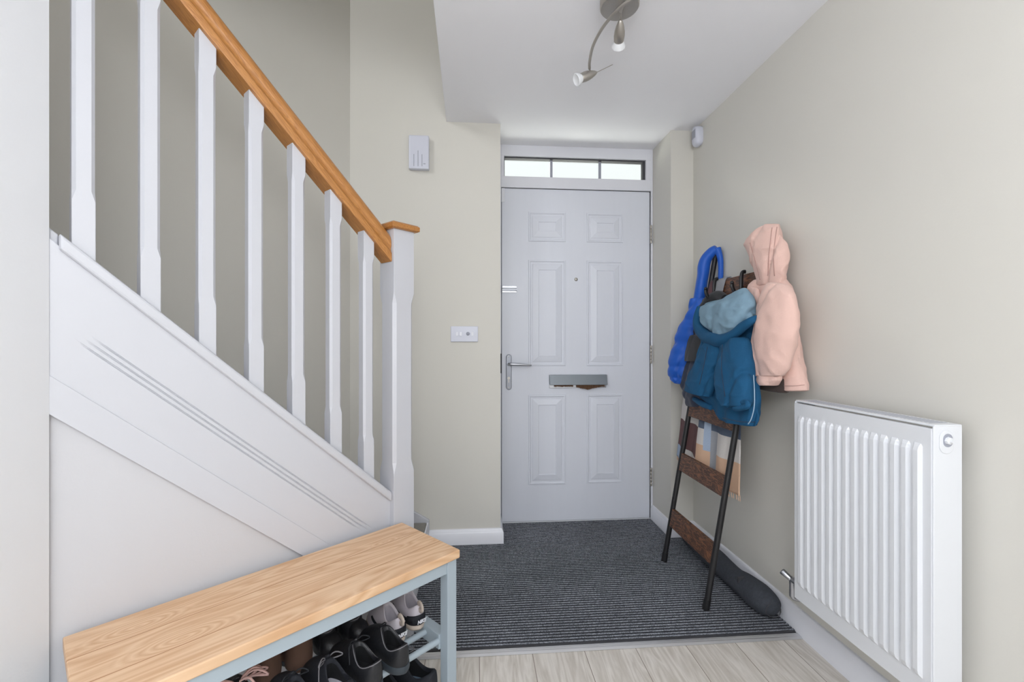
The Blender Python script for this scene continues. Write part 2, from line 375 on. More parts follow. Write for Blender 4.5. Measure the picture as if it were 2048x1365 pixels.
# ceiling over the hall, with the stairwell left open
struct('ceiling', pr([(-.162, YW+.0), (-.150, 1.55), (-.62, 1.08), (XL, 1.08), (XL, -2.5), (XW, -2.5), (XW, YW), (1.112, YW), (1.112, 2.83), (.135, 2.83), (.135, YW)], ZC, ZC+.3), M['ceil'])
struct('ceiling_stairwell', pr([(-3.6, -2.5), (-.0, -2.5), (-.0, 2.9), (-3.6, 2.9)], 4.6, 4.7), M['ceil'])
struct('wall_landing', pr([(-.150, 1.55), (-.162, YW), (-.05, YW), (-.04, 1.5), (-.58, .97), (XL, .97), (XL, 1.08), (-.62, 1.08)], ZC+.3, 4.6), M['beige'])
# back wall with a big opening added for the back fill light, and outer walls of the stair side
bm = bmesh.new()
box(bm, -3.6, -.65, -2.62, -2.5, 0, 4.7); box(bm, 1.35, 1.5, -2.62, -2.5, 0, 4.7)
box(bm, -.65, 1.35, -2.62, -2.5, 0, .2); box(bm, -.65, 1.35, -2.62, -2.5, 2.25, 4.7)
struct('wall_back', bm, M['beige'])
bm = bmesh.new()
box(bm, -3.7, -3.6, -2.5, -1.4, 0, 4.7); box(bm, -3.7, -3.6, -.3, 2.9, 0, 4.7); box(bm, -3.7, -3.6, -1.4, -.3, 0, 3.0); box(bm, -3.7, -3.6, -1.4, -.3, 4.2, 4.7)
struct('wall_outer', bm, M['beige'])
# unseen frame added in the opening made for the back fill light
w2 = bpy.data.objects.new('added_window', None); COL.objects.link(w2); w2.location = (.35, -2.56, .2); w2['kind'] = 'structure'
bm = bmesh.new()
for x in (-1.0, -.36, .30, .94): box(bm, x, x+.06, -.03, .03, 0, 2.05)
box(bm, -1.0, 1.0, -.03, .03, 0, .06); box(bm, -1.0, 1.0, -.03, .03, 1.99, 2.05)
link('window_frame', bm, M['upvc'], w2)

# skirting boards with a rounded top
def skirting(name, pts, side=1, h=.095, t=.017, closed=False):
    """pts along the wall face; side: +1 grows to the left of the path"""
    P = [Vector((x, y, 0)) for x, y in pts]; bm = bmesh.new()
    nr = []
    for i in range(len(P)-1):
        d = (P[i+1]-P[i]).normalized(); nr.append(Vector((-d.y, d.x, 0))*side)
    off = []
    for i in range(len(P)):
        if i == 0: off.append(nr[0])
        elif i == len(P)-1: off.append(nr[-1])
        else:
            v = nr[i-1]+nr[i]; off.append(v/v.dot(nr[i]))
    prof = [(0, 0), (1, 0), (1, h*.76), (.8, h*.8), (.72, h*.86), (.5, h*.97), (.3, h), (0, h)]
    rings = [[bm.verts.new(P[i]+off[i]*t*a+Vector((0, 0, z))) for a, z in prof] for i in range(len(P))]
    for a, b in zip(rings, rings[1:]):
        for k in range(len(prof)):
            j = (k+1) % len(prof); bm.faces.new((a[k], a[j], b[j], b[k]))
    bm.faces.new(rings[0]); bm.faces.new(rings[-1][::-1])
    o = struct(name, bm, M['trim'], smooth=True, angle=50)
    return o
skirting('baseboard_right', [(XW, -2.5), (XW, YW), (1.112, YW), (1.112, YD-.01)], side=1)
skirting('baseboard_front', [(-.255, YW), (.135, YW), (.135, YD-.01)], side=-1, h=.09)

# metal strip between mat and laminate
bm = bmesh.new()
prof = [(-.018, 0), (-.018, .001), (-.010, .0055), (-.004, .0045), (0, .0062), (.004, .0045), (.010, .0055), (.018, .001), (.018, 0)]
ra = [[bm.verts.new((x, 1.64+a, z+.001)) for a, z in prof] for x in (-.40, XW-.018)]
for k in range(len(prof)-1): bm.faces.new((ra[0][k], ra[0][k+1], ra[1][k+1], ra[1][k]))
bm.faces.new(ra[0]); bm.faces.new(ra[1][::-1])
struct('trim_1', bm, M['alu'])

# ribbed entrance mat: real ribs
bm = bmesh.new()
def span(y):
    if y < 1.73: return (y-2.03, XW-.018)
    if y < YW-.018: return (-.262, XW-.018)
    return (.153, 1.094)
y = 1.660; prev = None; per = .0166
prof = [(0, .0032), (.20, .0032), (.30, .0085), (.45, .0098), (.75, .0098), (.90, .0085)]
ys = []
while y < YD-.012:
    for f, z in prof: ys.append((y+f*per, z))
    y += per
NX = 26
for yy, z in ys:
    if yy > YD-.008: break
    x0, x1 = span(yy); cur = [bm.verts.new((x0+(x1-x0)*k/NX, yy, z+.0007*noise.noise(Vector((x0+(x1-x0)*k/NX*1, yy*9, 0))*30))) for k in range(NX+1)]
    if prev and not (prev_y < YW-.018 <= yy):
        for k in range(NX):
            f_ = bm.faces.new((prev[k], prev[k+1], cur[k+1], cur[k])); f_.material_index = 1 if (z < .004 or prev_z < .004) and z <= .0086 and prev_z <= .004 else 0
    prev = cur; prev_z = z; prev_y = yy
mt = link('entrance_mat', bm, [M['mat'], mat('mat_backing', rgb(44, 45, 50), .95, noise_amt=.4, noise_scale=200)])
tag(mt, 'dark grey ribbed entrance mat covering the floor in front of the door', 'mat')
bm = bmesh.new()
box(bm, -.37, XW-.02, 1.657, 1.672, 0.0005, .007)
link('mat_border', bm, M['gasket'], mt)

# ------------------------------------------------------------------ front door
d1 = bpy.data.objects.new('door_1', None); COL.objects.link(d1); d1.location = (.625, YD, 0); d1['kind'] = 'structure'
DX = .625
def DB(x0, x1, y0, y1, z0, z1): return bx(x0-DX, x1-DX, y0, y1, z0, z1)
link('leaf', DB(.158, 1.093, 0, .045, .012, 2.069), M['door'], d1, bev=.002)
bm = bmesh.new()
for a in ((.136, .154, -.008, .07, 0, 2.335), (1.099, 1.111, -.008, .07, 0, 2.335), (.154, 1.099, -.008, .07, 2.073, 2.142), (.154, 1.099, -.008, .07, 2.268, 2.335), (.154, .172, -.008, .07, 2.142, 2.268), (1.066, 1.099, -.008, .07, 2.142, 2.268), (.154, 1.099, .0, .07, 0, .010)):
    box(bm, a[0]-DX, a[1]-DX, *a[2:])
link('door_frame', bm, M['upvc'], d1, bev=.0015)
bm = bmesh.new()
box(bm, .154-DX, .158-DX, .004, .03, 0, 2.073); box(bm, 1.093-DX, 1.099-DX, .004, .03, 0, 2.073); box(bm, .154-DX, 1.099-DX, .004, .03, 2.069, 2.073)
link('gasket', bm, M['gasket'], d1)
def door_panel(x0, z0, x1, z1, k):
    # nested rectangular loops: (inset, height towards the room)
    loops = [(0, 0), (.002, .005), (.009, .0055), (.014, .001), (.024, .0006), (.028, .003), (k-.004, .0085), (k, .0092), (k+.0025, .0065), (k+.006, .0062)]
    bm = bmesh.new(); prev = None
    for ins, h in loops:
        c = [bm.verts.new((x-DX, -h, z)) for x, z in ((x0+ins, z0+ins), (x1-ins, z0+ins), (x1-ins, z1-ins), (x0+ins, z1-ins))]
        if prev:
            for i in range(4): bm.faces.new((prev[i], prev[(i+1) % 4], c[(i+1) % 4], c[i]))
        prev = c
    bm.faces.new(prev)
    link('door_panel', bm, M['door'], d1)
for x0, x1 in ((.323, .556), (.689, .920)):
    door_panel(x0, 1.745, x1, 1.927, .062); door_panel(x0, .973, x1, 1.630, .062); door_panel(x0, .238, x1, .794, .062)
# lever handle on a long plate
bm = bmesh.new()
def stadium(w, z0, z1, y0, y1, cx, n=10):
    pts = []
    for i in range(n+1): a = math.pi*i/n; pts.append((cx+w*math.cos(a), z1-w+w*math.sin(a)))
    for i in range(n+1): a = math.pi+math.pi*i/n; pts.append((cx+w*math.cos(a), z0+w+w*math.sin(a)))
    return pts
def plate(bm, pts, y0, y1):
    a = [bm.verts.new((x, y0, z)) for x, z in pts]; b = [bm.verts.new((x, y1, z)) for x, z in pts]
    bm.faces.new(a); bm.faces.new(b[::-1])
    for i in range(len(pts)):
        j = (i+1) % len(pts); bm.faces.new((a[i], b[i], b[j], a[j]))
plate(bm, stadium(.017, .827, 1.045, 0, 0, .201-DX), -.010, 0)
hp = link('handle_plate', bm, mat('brushed_chrome', rgb(140, 143, 150), .38, .9), d1, bev=.003, smooth=True, angle=40)
bm = tb([(.2-DX, -.008, .985), (.2-DX, -.040, .987), (.212-DX, -.050, .987), (.26-DX, -.052, .985), (.30-DX, -.050, .982), (.335-DX, -.046, .980)], [.009, .009, .0095, .0085, .0072, .005], seg=14, n=24)
link('lever', bm, M['chrome'], hp, smooth=True)
bm = lt([(0, 0), (.008, 0), (.008, .004), (0, .004)], 16, Matrix.Translation((.2-DX, -.010, .90)) @ Matrix.Rotation(R(90), 4, 'X'))
box(bm, .1975-DX, .2025-DX, -.0135, -.010, .872, .895)
link('key_cylinder', bm, M['satin'], hp)
link('screw', lt([(0, .002), (.003, .0015), (.0035, 0)], 12, Matrix.Translation((.2-DX, -.010, .842)) @ Matrix.Rotation(R(90), 4, 'X')), M['satin'], hp)
link('screw', lt([(0, .002), (.003, .0015), (.0035, 0)], 12, Matrix.Translation((.2-DX, -.010, 1.032)) @ Matrix.Rotation(R(90), 4, 'X')), M['satin'], hp)
# letter flap: projecting hood with brushes below
bm = bmesh.new()
x0, x1 = .452-DX, .812-DX
sec = [(-.0, .918), (-.020, .918), (-.034, .860), (-.034, .856), (0, .862)]
A = [[bm.verts.new((x, y_, z_)) for y_, z_ in sec] for x in (x0, x1)]
bm.faces.new(A[0]); bm.faces.new(A[1][::-1])
for i in range(5): bm.faces.new((A[0][i], A[1][i], A[1][(i+1) % 5], A[0][(i+1) % 5]))
lp = link('letter_plate', bm, M['darkmetal'], d1, bev=.0012)
bm = bmesh.new(); box(bm, x0, x1, -.006, 0, .836, .862); link('letter_surround', bm, M['chrome'], lp, bev=.001)
bm = bmesh.new()
for i in range(70):
    xx = x0+.03+(x1-x0-.05)*i/69; q = (xx-x0)/(x1-x0)
    ln = .012+.016*max(0, 1-abs(q-.66)/.22) + .004*random.random() if q > .45 else .010+.003*random.random()
    if .40 < q < .46: continue
    box(bm, xx, xx+.0042, -.026+.006*random.random(), -.008, .857-ln, .858)
link('draught_brush', bm, M['bristle'], lp)
link('spyhole', lt([(0, .006), (.004, .0062), (.0085, .005), (.011, .001), (.011, 0)], 20, Matrix.Translation((.6215-DX, 0, 1.512)) @ Matrix.Rotation(R(90), 4, 'X')), M['satin'], d1, smooth=True)
for z in (1.80, 1.043, .272):
    bm = bmesh.new()
    for i in range(5): lathe(bm, [(0, -.0108), (.0062, -.0108), (.0072, -.009), (.0072, .009), (.0062, .0108), (0, .0108)], 14, Matrix.Translation((1.098-DX, -.010, z-.046+.023*i)))
    link('hinge', bm, M['satin'], d1, smooth=True, angle=50)
# slide bolt of the chain lock
bm = bmesh.new(); box(bm, .160-DX, .250-DX, -.004, 0, 1.426, 1.467)
cb = link('slide_bolt', bm, M['chrome'], d1, bev=.0015)
bm = tb([(.158-DX, -.010, 1.452), (.249-DX, -.010, 1.452)], .0045, seg=10); tube(bm, [(.158-DX, -.010, 1.440), (.249-DX, -.010, 1.440)], .0045, seg=10)
link('bolt_bar', bm, M['chrome'], cb, smooth=True, angle=50)
bm = bmesh.new(); box(bm, .137-DX, .150-DX, -.013, -.008, 1.425, 1.470); link('bolt_keep', bm, M['chrome'], cb, bev=.001)
link('closer_clip', DB(.156, .176, -.006, 0, 1.982, 2.068), M['upvc'], d1, bev=.002)
link('strike_plate', DB(.150, .1555, -.0095, -.004, .93, 1.05), M['gasket'], d1)

# transom light
w1 = bpy.data.objects.new('window_1', None); COL.objects.link(w1); w1.location = (.619, YD+.03, 2.205); w1['kind'] = 'structure'
bm = bmesh.new()
for a in ((-.447, .447, -.022, .02, .055, .063), (.435, .447, -.022, .02, -.063, .055), (-.447, -.443, -.022, .02, -.063, .055), (-.447, .447, -.01, .02, -.063, -.060)): box(bm, *a)
link('glazing_seal', bm, M['gasket'], w1)
link('pane', bx(-.447, .447, .006, .010, -.063, .063), M['glass'], w1)
for x in (-.149, .161): link('glazing_bar', bx(x-.008, x+.008, -.004, .005, -.062, .058), M['plasticgrey'], w1)

# ------------------------------------------------------------------ staircase
st = empty('staircase', (O2.x, O2.y, 0), 0, 'white painted staircase with oak handrail rising along the left side of the hall', 'staircase')
K = .915
def slope_bar(name, s0, s1, n0, n1, zt, zb, m, parent=st, bev=0, **kw):
    """bar following the pitch; zt/zb = intercepts at s=0"""
    bm = bmesh.new()
    q = [(s0, n0, zb), (s0, n1, zb), (s0, n1, zt), (s0, n0, zt)]
    A = [bm.verts.new((s, n_, z+K*s)) for s, n_, z in q]; B = [bm.verts.new((s1, n_, z+K*s1)) for s, n_, z in q]
    bm.faces.new(A); bm.faces.new(B[::-1])
    for i in range(4): bm.faces.new((A[i], B[i], B[(i+1) % 4], A[(i+1) % 4]))
    stair_mesh(bm); return link(name, bm, m, parent, local=False, bev=bev, **kw)
SE = 2.5
fl = ((.346, .12, .863), (.330, .132, .874), (.314, .158, .888))
def fl_depth(s, a, c):
    t = max(0, min(1, (s-a)/.04, (c-s)/.04)); return t*t*(3-2*t)
bm = bmesh.new(); rings = []
for s in [.045]+[.12+.01*i for i in range(78)]+[.92, SE]:
    pf = [(-.014, .110), (.020, .110)]
    for za, sa, sb in reversed(fl):
        d = fl_depth(s, sa, sb)
        pf += [(.020, za-.0045), (.020-.0042*d, za-.0012), (.020-.0042*d, za+.0004), (.020, za+.0020)]
    pf += [(.020, .50), (-.014, .50)]
    rings.append([bm.verts.new((s, n_, z+K*s)) for n_, z in pf])
for a, c in zip(rings, rings[1:]):
    for k in range(len(a)):
        j = (k+1) % len(a); bm.faces.new((a[k], a[j], c[j], c[k]))
bm.faces.new(rings[0]); bm.faces.new(rings[-1][::-1]); stair_mesh(bm)
link('string', bm, M['gloss'], st, local=False)
slope_bar('string_capping', .045, .914, -.034, .036, .527, .492, M['gloss'], bev=.006)
slope_bar('string_capping', .914, SE, -.034, .008, .527, .492, M['gloss'], bev=.003)
slope_bar('string_moulding', .27, SE, .020, .0225, .197, .110, M['gloss'], bev=.001)
# newel post
def sq_ring(bm, c, h, z, ch):
    s0, n0 = c; k = h-ch
    return [bm.verts.new((s0+a, n0+b, z)) for a, b in ((h, -k), (h, k), (k, h), (-k, h), (-h, k), (-h, -k), (-k, -h), (k, -h))]
def chamfer_post(levels, c):
    bm = bmesh.new(); pv = None
    for z, h, ch in levels:
        if isinstance(z, tuple): zz, kk = z
        else: zz, kk = z, 0
        r = sq_ring(bm, c, h, zz, ch)
        if kk:
            for v in r: v.co.z += kk*(v.co.x-c[0])
        if pv:
            for i in range(8): bm.faces.new((pv[i], pv[(i+1) % 8], r[(i+1) % 8], r[i]))
        else: bm.faces.new(r[::-1])
        pv = r
    bm.faces.new(pv); return bm
bm = chamfer_post([(0, .045, .001), (.635, .045, .001), (.675, .0435, .011), (1.265, .0435, .011), (1.305, .045, .001), (1.537, .045, .001)], (0, 0))
stair_mesh(bm); nw = link('newel_post', bm, M['gloss'], st, local=False)
bm = bmesh.new()
prof = [(.054, 1.537), (.061, 1.541), (.061, 1.556), (.055, 1.562), (.02, 1.566)]
pv = None
for h, z in prof:
    r = sq_ring(bm, (0, 0), h, z, .001)
    if pv:
        for i in range(8): bm.faces.new((pv[i], pv[(i+1) % 8], r[(i+1) % 8], r[i]))
    else: bm.faces.new(r[::-1])
    pv = r
bm.faces.new(pv); stair_mesh(bm); link('newel_cap', bm, M['oak'], nw, local=False)
# spindles
sc = [.132+.1235*i for i in range(12)]
def spindle_mesh():
    h = .0205; b0 = .510; top = 1.384
    return chamfer_post([((b0, K), h, .001), (.648, h, .001), (.672, h*.975, .007), (1.278, h*.975, .007), (1.302, h, .001), ((top, K), h, .001)], (0, 0))
sm = spindle_mesh(); sme = bpy.data.meshes.new('spindle')
bmesh.ops.recalc_face_normals(sm, faces=sm.faces)
rot = Matrix(((US.x, NS.x, 0, 0), (US.y, NS.y, 0, 0), (0, 0, 1, 0), (0, 0, 0, 1)))
bmesh.ops.transform(sm, matrix=rot, verts=sm.verts); sm.to_mesh(sme); sm.free(); sme.materials.append(M['gloss'])
for i, s in enumerate(sc):
    o = bpy.data.objects.new('spindle', sme); COL.objects.link(o); o.parent = st
    o.location = US*s+Vector((0, 0, K*s))
# handrail: moulded section swept along the pitch (section in the plane n, z)
hr = [(-.033, 1.374), (.033, 1.374), (.034, 1.378), (.034, 1.404), (.030, 1.410), (.0285, 1.418), (.0285, 1.424), (.031, 1.430), (.031, 1.448), (.027, 1.463), (.018, 1.476), (.007, 1.482), (-.007, 1.482), (-.018, 1.476), (-.027, 1.463), (-.031, 1.448), (-.031, 1.430), (-.0285, 1.424), (-.0285, 1.418), (-.030, 1.410), (-.034, 1.404), (-.034, 1.378)]
bm = bmesh.new()
# built straight along local x so that the grain follows it, then tilted by its own rotation
L_ = 3.2; ang = math.atan(K); ca = math.cos(ang)
A = [bm.verts.new((.045/ca*1.0 + (z-1.41)*0, n_, (z-1.41)*ca)) for n_, z in hr]
B = [bm.verts.new((L_, n_, (z-1.41)*ca)) for n_, z in hr]
bm.faces.new(A); bm.faces.new(B[::-1])
for i in range(len(hr)): bm.faces.new((A[i], B[i], B[(i+1) % len(hr)], A[(i+1) % len(hr)]))
# end at the newel cut vertically
for v in A: v.co.x = .047/ca + (v.co.z*math.tan(ang))
ho = link('handrail', bm, M['oak'], st, smooth=True, angle=35)
ux = Vector((US.x*ca, US.y*ca, math.sin(ang))); uy = NS.copy(); uz = ux.cross(uy)
if uz.z < 0: uz = -uz
ho.rotation_euler = Matrix((ux, uy, uz)).transposed().to_3x3().to_euler() if Matrix((ux, uy, uz)).determinant() > 0 else Matrix((ux, -uy, uz)).transposed().to_3x3().to_euler()
ho.location = (0, 0, 1.41)
# winder treads at the foot and straight treads above (hidden from the camera by the string)
def wpt(s, n): v = SM @ Vector((s, n, 0)); return (v.x, v.y)
bm = pr([(-.30, 1.80), (-.267, 1.80), (-.267, 2.505), (-.67, 2.505), wpt(.045, -FW+.018), wpt(.045, -.03)], 0, .140)
link('tread', bm, M['carpet'], st, local=False, bev=.008)
link('riser', bx(-.2665, -.2585, 1.805, 2.505, .0, .138), M["trim"], st, local=False, bev=.002)
bm = pr([(-.31, 1.81), (-.60, 2.45), (-.66, 2.50), wpt(.046, -FW+.018), wpt(.046, -.03)], .140, .31)
link('tread', bm, M['carpet'], st, local=False, bev=.008)
for i in range(9):
    s0 = .05+.218*i; bm = bmesh.new(); box(bm, s0, s0+.26, -FW+.02, -.015, .11+.2*i, .40+.2*i-.05); stair_mesh(bm)
    link('tread', bm, M['carpet'], st, local=False, bev=.008)
# wall strings
bm = bmesh.new()
pts = [(-.255, .0), (-.255, .150), (-.345, .205), (-.66, .40), (-.66, .0)]
a = [bm.verts.new((x, 2.506, z)) for x, z in pts]; b = [bm.verts.new((x, 2.5245, z)) for x, z in pts]
bm.faces.new(a); bm.faces.new(b[::-1])
for i in range(5): bm.faces.new((a[i], b[i], b[(i+1) % 5], a[(i+1) % 5]))
link('wall_string', bm, M['gloss'], st, local=False, bev=.004)
slope_bar('wall_string', .0, SE, -FW+.001, -FW+.018, .40, .0, M['gloss'], bev=.003)

# ------------------------------------------------------------------ things on the walls
al = empty('alarm_box', (-.3085, YW, 2.15), 0, 'white rectangular chime box high on the wall left of the door', 'door chime')
link('case', bx(-.054, .054, -.034, 0, -.091, .091), M['plastic'], al, bev=.006, seg=3)
bm = bmesh.new()
for x, z1 in ((-.026, .010), (-.004, .030), (.017, .010)): box(bm, x-.0016, x+.0016, -.0348, -.033, -.078, -.078+.055+z1)
box(bm, .024, .036, -.0348, -.033, -.066, -.062)
link('groove', bm, M['plasticgrey'], al)
sw = empty('light_switch', (-.064, YW, 1.165), 0, 'white double light switch plate on the beige wall left of the door', 'light switch')
link('face_plate', bx(-.075, .075, -.008, 0, -.043, .043), M['plastic'], sw, bev=.003)
for x in (-.040, -.019, .044):
    bm = bmesh.new(); a = box(bm, x-.006, x+.006, -.013, -.008, -.010, .011)
    for v in a:
        if v.co.z > 0 and v.co.y < -.012: v.co.y = -.0095
    link('rocker', bm, M['upvc'], sw, bev=.001)
link('dimmer_knob', lt([(0, .009), (.0075, .009), (.0095, .0075), (.010, 0)], 20, Matrix.Translation((.020, -.008, .002)) @ Matrix.Rotation(R(90), 4, 'X')), M['plasticgrey'], sw, smooth=True)
ps = empty('motion_sensor', (XW, 2.44, 2.262), 0, 'small white alarm motion sensor in the corner near the ceiling', 'motion sensor')
bm = bmesh.new()
pv = None
for x, h in ((0, .9), (-.014, 1.0), (-.030, .95), (-.038, .75), (-.041, .45)):
    r = []
    for k in range(24):
        a = 2*math.pi*k/24; cx_, sx_ = math.cos(a), math.sin(a)
        e_ = 4; rr = (abs(cx_)**e_+abs(sx_)**e_)**(-1/e_)
        r.append(bm.verts.new((x, .034*h*rr*cx_, (.054*rr*sx_)*(h if sx_ < 0 else 1)*(.97 if h < 1 else 1))))
    if pv:
        for k in range(24): bm.faces.new((pv[k], pv[(k+1) % 24], r[(k+1) % 24], r[k]))
    else: bm.faces.new(r[::-1])
    pv = r
bm.faces.new(pv)
link('housing', bm, M['plastic'], ps, smooth=True, angle=60)
bm = bmesh.new(); box(bm, -.0425, -.036, -.020, .020, -.012, .036); link('lens', bm, M['plasticgrey'], ps, bev=.003)

# ------------------------------------------------------------------ ceiling spotlight bar
lm = empty('spotlight_bar', (.497, 1.545, ZC), 0, 'brushed metal ceiling light with curved bar and bullet spots', 'ceiling light')
W = Vector((.497, 1.545, ZC))
def wl_(pts): return [Vector(p)-W for p in pts]
link('ceiling_rose', lt([(0, 0), (.066, 0), (.067, -.003), (.067, -.050), (.064, -.054), (.010, -.056), (0, -.056)], 48), M['satin'], lm, smooth=True, angle=40)
link('bar', tb(wl_([(.60, 1.18, 2.244), (.575, 1.28, 2.244), (.545, 1.37, 2.243), (.525, 1.43, 2.243), (.485, 1.485, 2.243), (.462, 1.545, 2.243), (.447, 1.614, 2.243), (.442, 1.70, 2.243), (.453, 1.79, 2.243), (.464, 1.835, 2.243)]), .0055, seg=12, n=60), M['satin'], lm, smooth=True)
link('stem', tb(wl_([(.497, 1.545, 2.29), (.492, 1.520, 2.25), (.487, 1.485, 2.243)]), .005, seg=10, n=8), M['satin'], lm, smooth=True)
def spot(a, b, bulb, stem, pin=None):
    a = Vector(a)-W; b = Vector(b)-W; d = (b-a); ln = d.length
    sp = link('spot', lt([(0, 0), (.004, .001), (.009, .010), (.0145, .026), (.0185, .045), (.0195, .060), (.0180, .078), (.0172, .080), (.012, .078), (0, .070)], 28, axis_mtx(a, b)), M['satin'], lm, smooth=True)
    e = a+d.normalized()*.074
    link('bulb', lt([(0, 0), (.0155, 0), (.0165, .006), (.0245, .022), (.0250, .028), (.0225, .030), (.020, .0265), (.009, .024), (0, .023)], 28, axis_mtx(e, e+d)), M['bulb'], sp, smooth=True, angle=50)
    link('knuckle', tb(wl_(stem), [.0032]*len(stem), seg=10), M['satin'], sp, smooth=True)
    if pin: link('pin', tb([a, Vector(pin)-W], .0016, seg=8), M['satin'], sp)
spot((.5045, 1.558, 2.252), (.521, 1.628, 2.226), None, [(.487, 1.487, 2.243), (.497, 1.53, 2.25), (.506, 1.562, 2.25)])
spot((.502, 1.862, 2.246), (.435, 1.850, 2.212), None, [(.464, 1.83, 2.243), (.468, 1.845, 2.243), (.474, 1.852, 2.238)], pin=(.572, 1.872, 2.287))
spot((.62, 1.12, 2.236), (.65, 1.04, 2.21), None, [(.60, 1.18, 2.244), (.61, 1.15, 2.24), (.62, 1.12, 2.236)])

# ------------------------------------------------------------------ radiator
RX, RY0, RY1, RZ0, RZ1 = 1.127, 1.045, 1.531, .215, .905
rd = empty('radiator', (XW, (RY0+RY1)/2, RZ0), 0, 'white ribbed panel radiator on the right wall above the skirting', 'radiator')
ym = (RY0+RY1)/2
def RB(x0, x1, y0, y1, z0, z1): return bx(x0-XW, x1-XW, y0-ym, y1-ym, z0-RZ0, z1-RZ0)
# front panel: heightfield in (y, z)
bm = bmesh.new()
NR = 14; m_ = .018; pitch = (RY1-RY0-2*m_)/NR
ys = [RY0]
pr_y = [(RY0, 0)]
for i in range(NR):
    b0 = RY0+m_+pitch*i
    pr_y += [(b0+pitch*.10, 0), (b0+pitch*.24, 1), (b0+pitch*.62, 1), (b0+pitch*.78, 0)]
pr_y.append((RY1, 0))
zz = [(RZ0, 0), (RZ0+.052, 0), (RZ0+.060, .7), (RZ0+.070, 1), (RZ1-.060, 1), (RZ1-.050, .7), (RZ1-.042, 0), (RZ1, 0)]
g = [[bm.verts.new((RX-XW-.010*hy*hz, yv-ym, zv-RZ0)) for yv, hy in pr_y] for zv, hz in zz]
for i in range(len(zz)-1):
    for j in range(len(pr_y)-1): bm.faces.new((g[i][j], g[i][j+1], g[i+1][j+1], g[i+1][j]))
back = [bm.verts.new((RX+.012-XW, yv-ym, zv-RZ0)) for yv, zv in ((RY0, RZ0), (RY1, RZ0), (RY1, RZ1), (RY0, RZ1))]
bm.faces.new(back)
edge_b = g[0]; edge_t = g[-1]
bm.faces.new(edge_b+[back[1], back[0]]); bm.faces.new(edge_t+[back[2], back[3]])
bm.faces.new([r[0] for r in g]+[back[3], back[0]]); bm.faces.new([r[-1] for r in g]+[back[2], back[1]])
link('front_panel', bm, M['rad'], rd, bev=.0)
link('back_panel', RB(1.185, 1.197, RY0+.008, RY1-.004, RZ0+.01, RZ1-.012), M['rad'], rd)
link('side_panel', RB(RX+.003, 1.207, RY0-.004, RY0, RZ0+.004, RZ1+.006), M['rad'], rd, bev=.0015)
link('side_panel', RB(RX+.003, 1.207, RY1, RY1+.004, RZ0+.004, RZ1+.006), M['rad'], rd, bev=.0015)
tp = link('top_grille', RB(RX+.006, 1.207, RY0-.004, RY1+.004, RZ1+.004, RZ1+.010), M['rad'], rd, bev=.002)
bm = bmesh.new()
for i in range(40): box(bm, RX+.02-XW, 1.195-XW, RY0+.02+i*.0114-ym, RY0+.025+i*.0114-ym, RZ1+.0098-RZ0, RZ1+.0104-RZ0)
link('slot', bm, M['plasticgrey'], tp)
# moulded plug cover near the top of the end panel
bm = bmesh.new(); plate(bm, [], 0, 0) if False else None
a = stadium(.019, RZ1-.062-RZ0, RZ1-.004-RZ0, 0, 0, 1.163-XW, 10)
plate(bm, a, RY0-.0065-ym, RY0-.004-ym)
pc = link('plug_cover', bm, M['rad'], rd, bev=.001)
bm = bmesh.new(); plate(bm, stadium(.0125, RZ1-.045-RZ0, RZ1-.012-RZ0, 0, 0, 1.165-XW, 10), RY0-.0075-ym, RY0-.0062-ym); link('recess', bm, M['plasticgrey'], pc)
link('bleed_plug', lt([(0, .013), (.004, .013), (.0045, .008), (.009, .006), (.010, 0), (0, 0)], 8, Matrix.Translation((1.165-XW, RY0-.007-ym, RZ1-.029-RZ0)) @ Matrix.Rotation(R(90), 4, 'X')), M['rad'], pc)
# lockshield valve at the far bottom corner
bm = tb([(1.150-XW, RY1+.002-ym, .038), (1.150-XW, RY1+.050-ym, .038)], .010, seg=14)
tube(bm, [(1.150-XW, RY1+.042-ym, -.022), (1.150-XW, RY1+.042-ym, .046)], .010, seg=14)
vv = link('valve', bm, M['chrome'], rd, smooth=True, angle=50)
link('valve_cap', tb([(1.146-XW, RY1+.046-ym, .040), (1.128-XW, RY1+.066-ym, .058), (1.126-XW, RY1+.068-ym, .060)], [.009, .012, .009], seg=14), M['chrome'], vv, smooth=True, angle=50)
link('pipe', tb([(1.150-XW, RY1+.042-ym, -.012), (1.152-XW, RY1+.042-ym, -.026), (1.175-XW, RY1+.036-ym, -.032), (1.246-XW, RY1+.02-ym, -.032)], .0075, seg=12, n=16), M['chrome'], vv, smooth=True)
link('bracket', RB(1.175, XW, RY1-.06, RY1+.006, RZ0+.05, RZ0+.085), M['rad'], rd, bev=.003)
link('bracket', RB(1.195, XW, RY0+.04, RY0+.08, RZ0+.05, RZ1-.1), M['rad'], rd, bev=.003)

# ------------------------------------------------------------------ ladder coat rack
KL = .175; ph = math.atan(KL)
ld = empty('ladder_rack', (.948, 2.028, .009), 0, 'black metal ladder rack with rustic brown boards leaning on the right wall', 'coat rack')
LW = Vector((.948, 2.028, .009))
def lpt(y, z, off=0): return Vector((.948+off+KL*z, y, z))-LW
ZT = 1.60
for y in (1.818, 2.238):
    r_ = link('rail', tb([lpt(y, .012), lpt(y, .3), lpt(y, ZT)], .0125, seg=20), M['black'], ld, smooth=True, angle=50)
    link('foot_cap', tb([lpt(y, .011), lpt(y, .055)], .0145, seg=20), M['black'], r_, smooth=True, angle=50)
rung_m = Matrix.Rotation(ph, 4, 'Y')
for z0 in (.191, .472, .745, 1.335):
    zc = z0+.043
    bm = bmesh.new(); box(bm, -.009, .009, -.210+.011, .210-.011, -.043, .043)
    o = link('board', bm, M['rustic'], ld, bev=.001)
    o.location = lpt(2.028, zc); o.rotation_euler = (0, ph, 0)
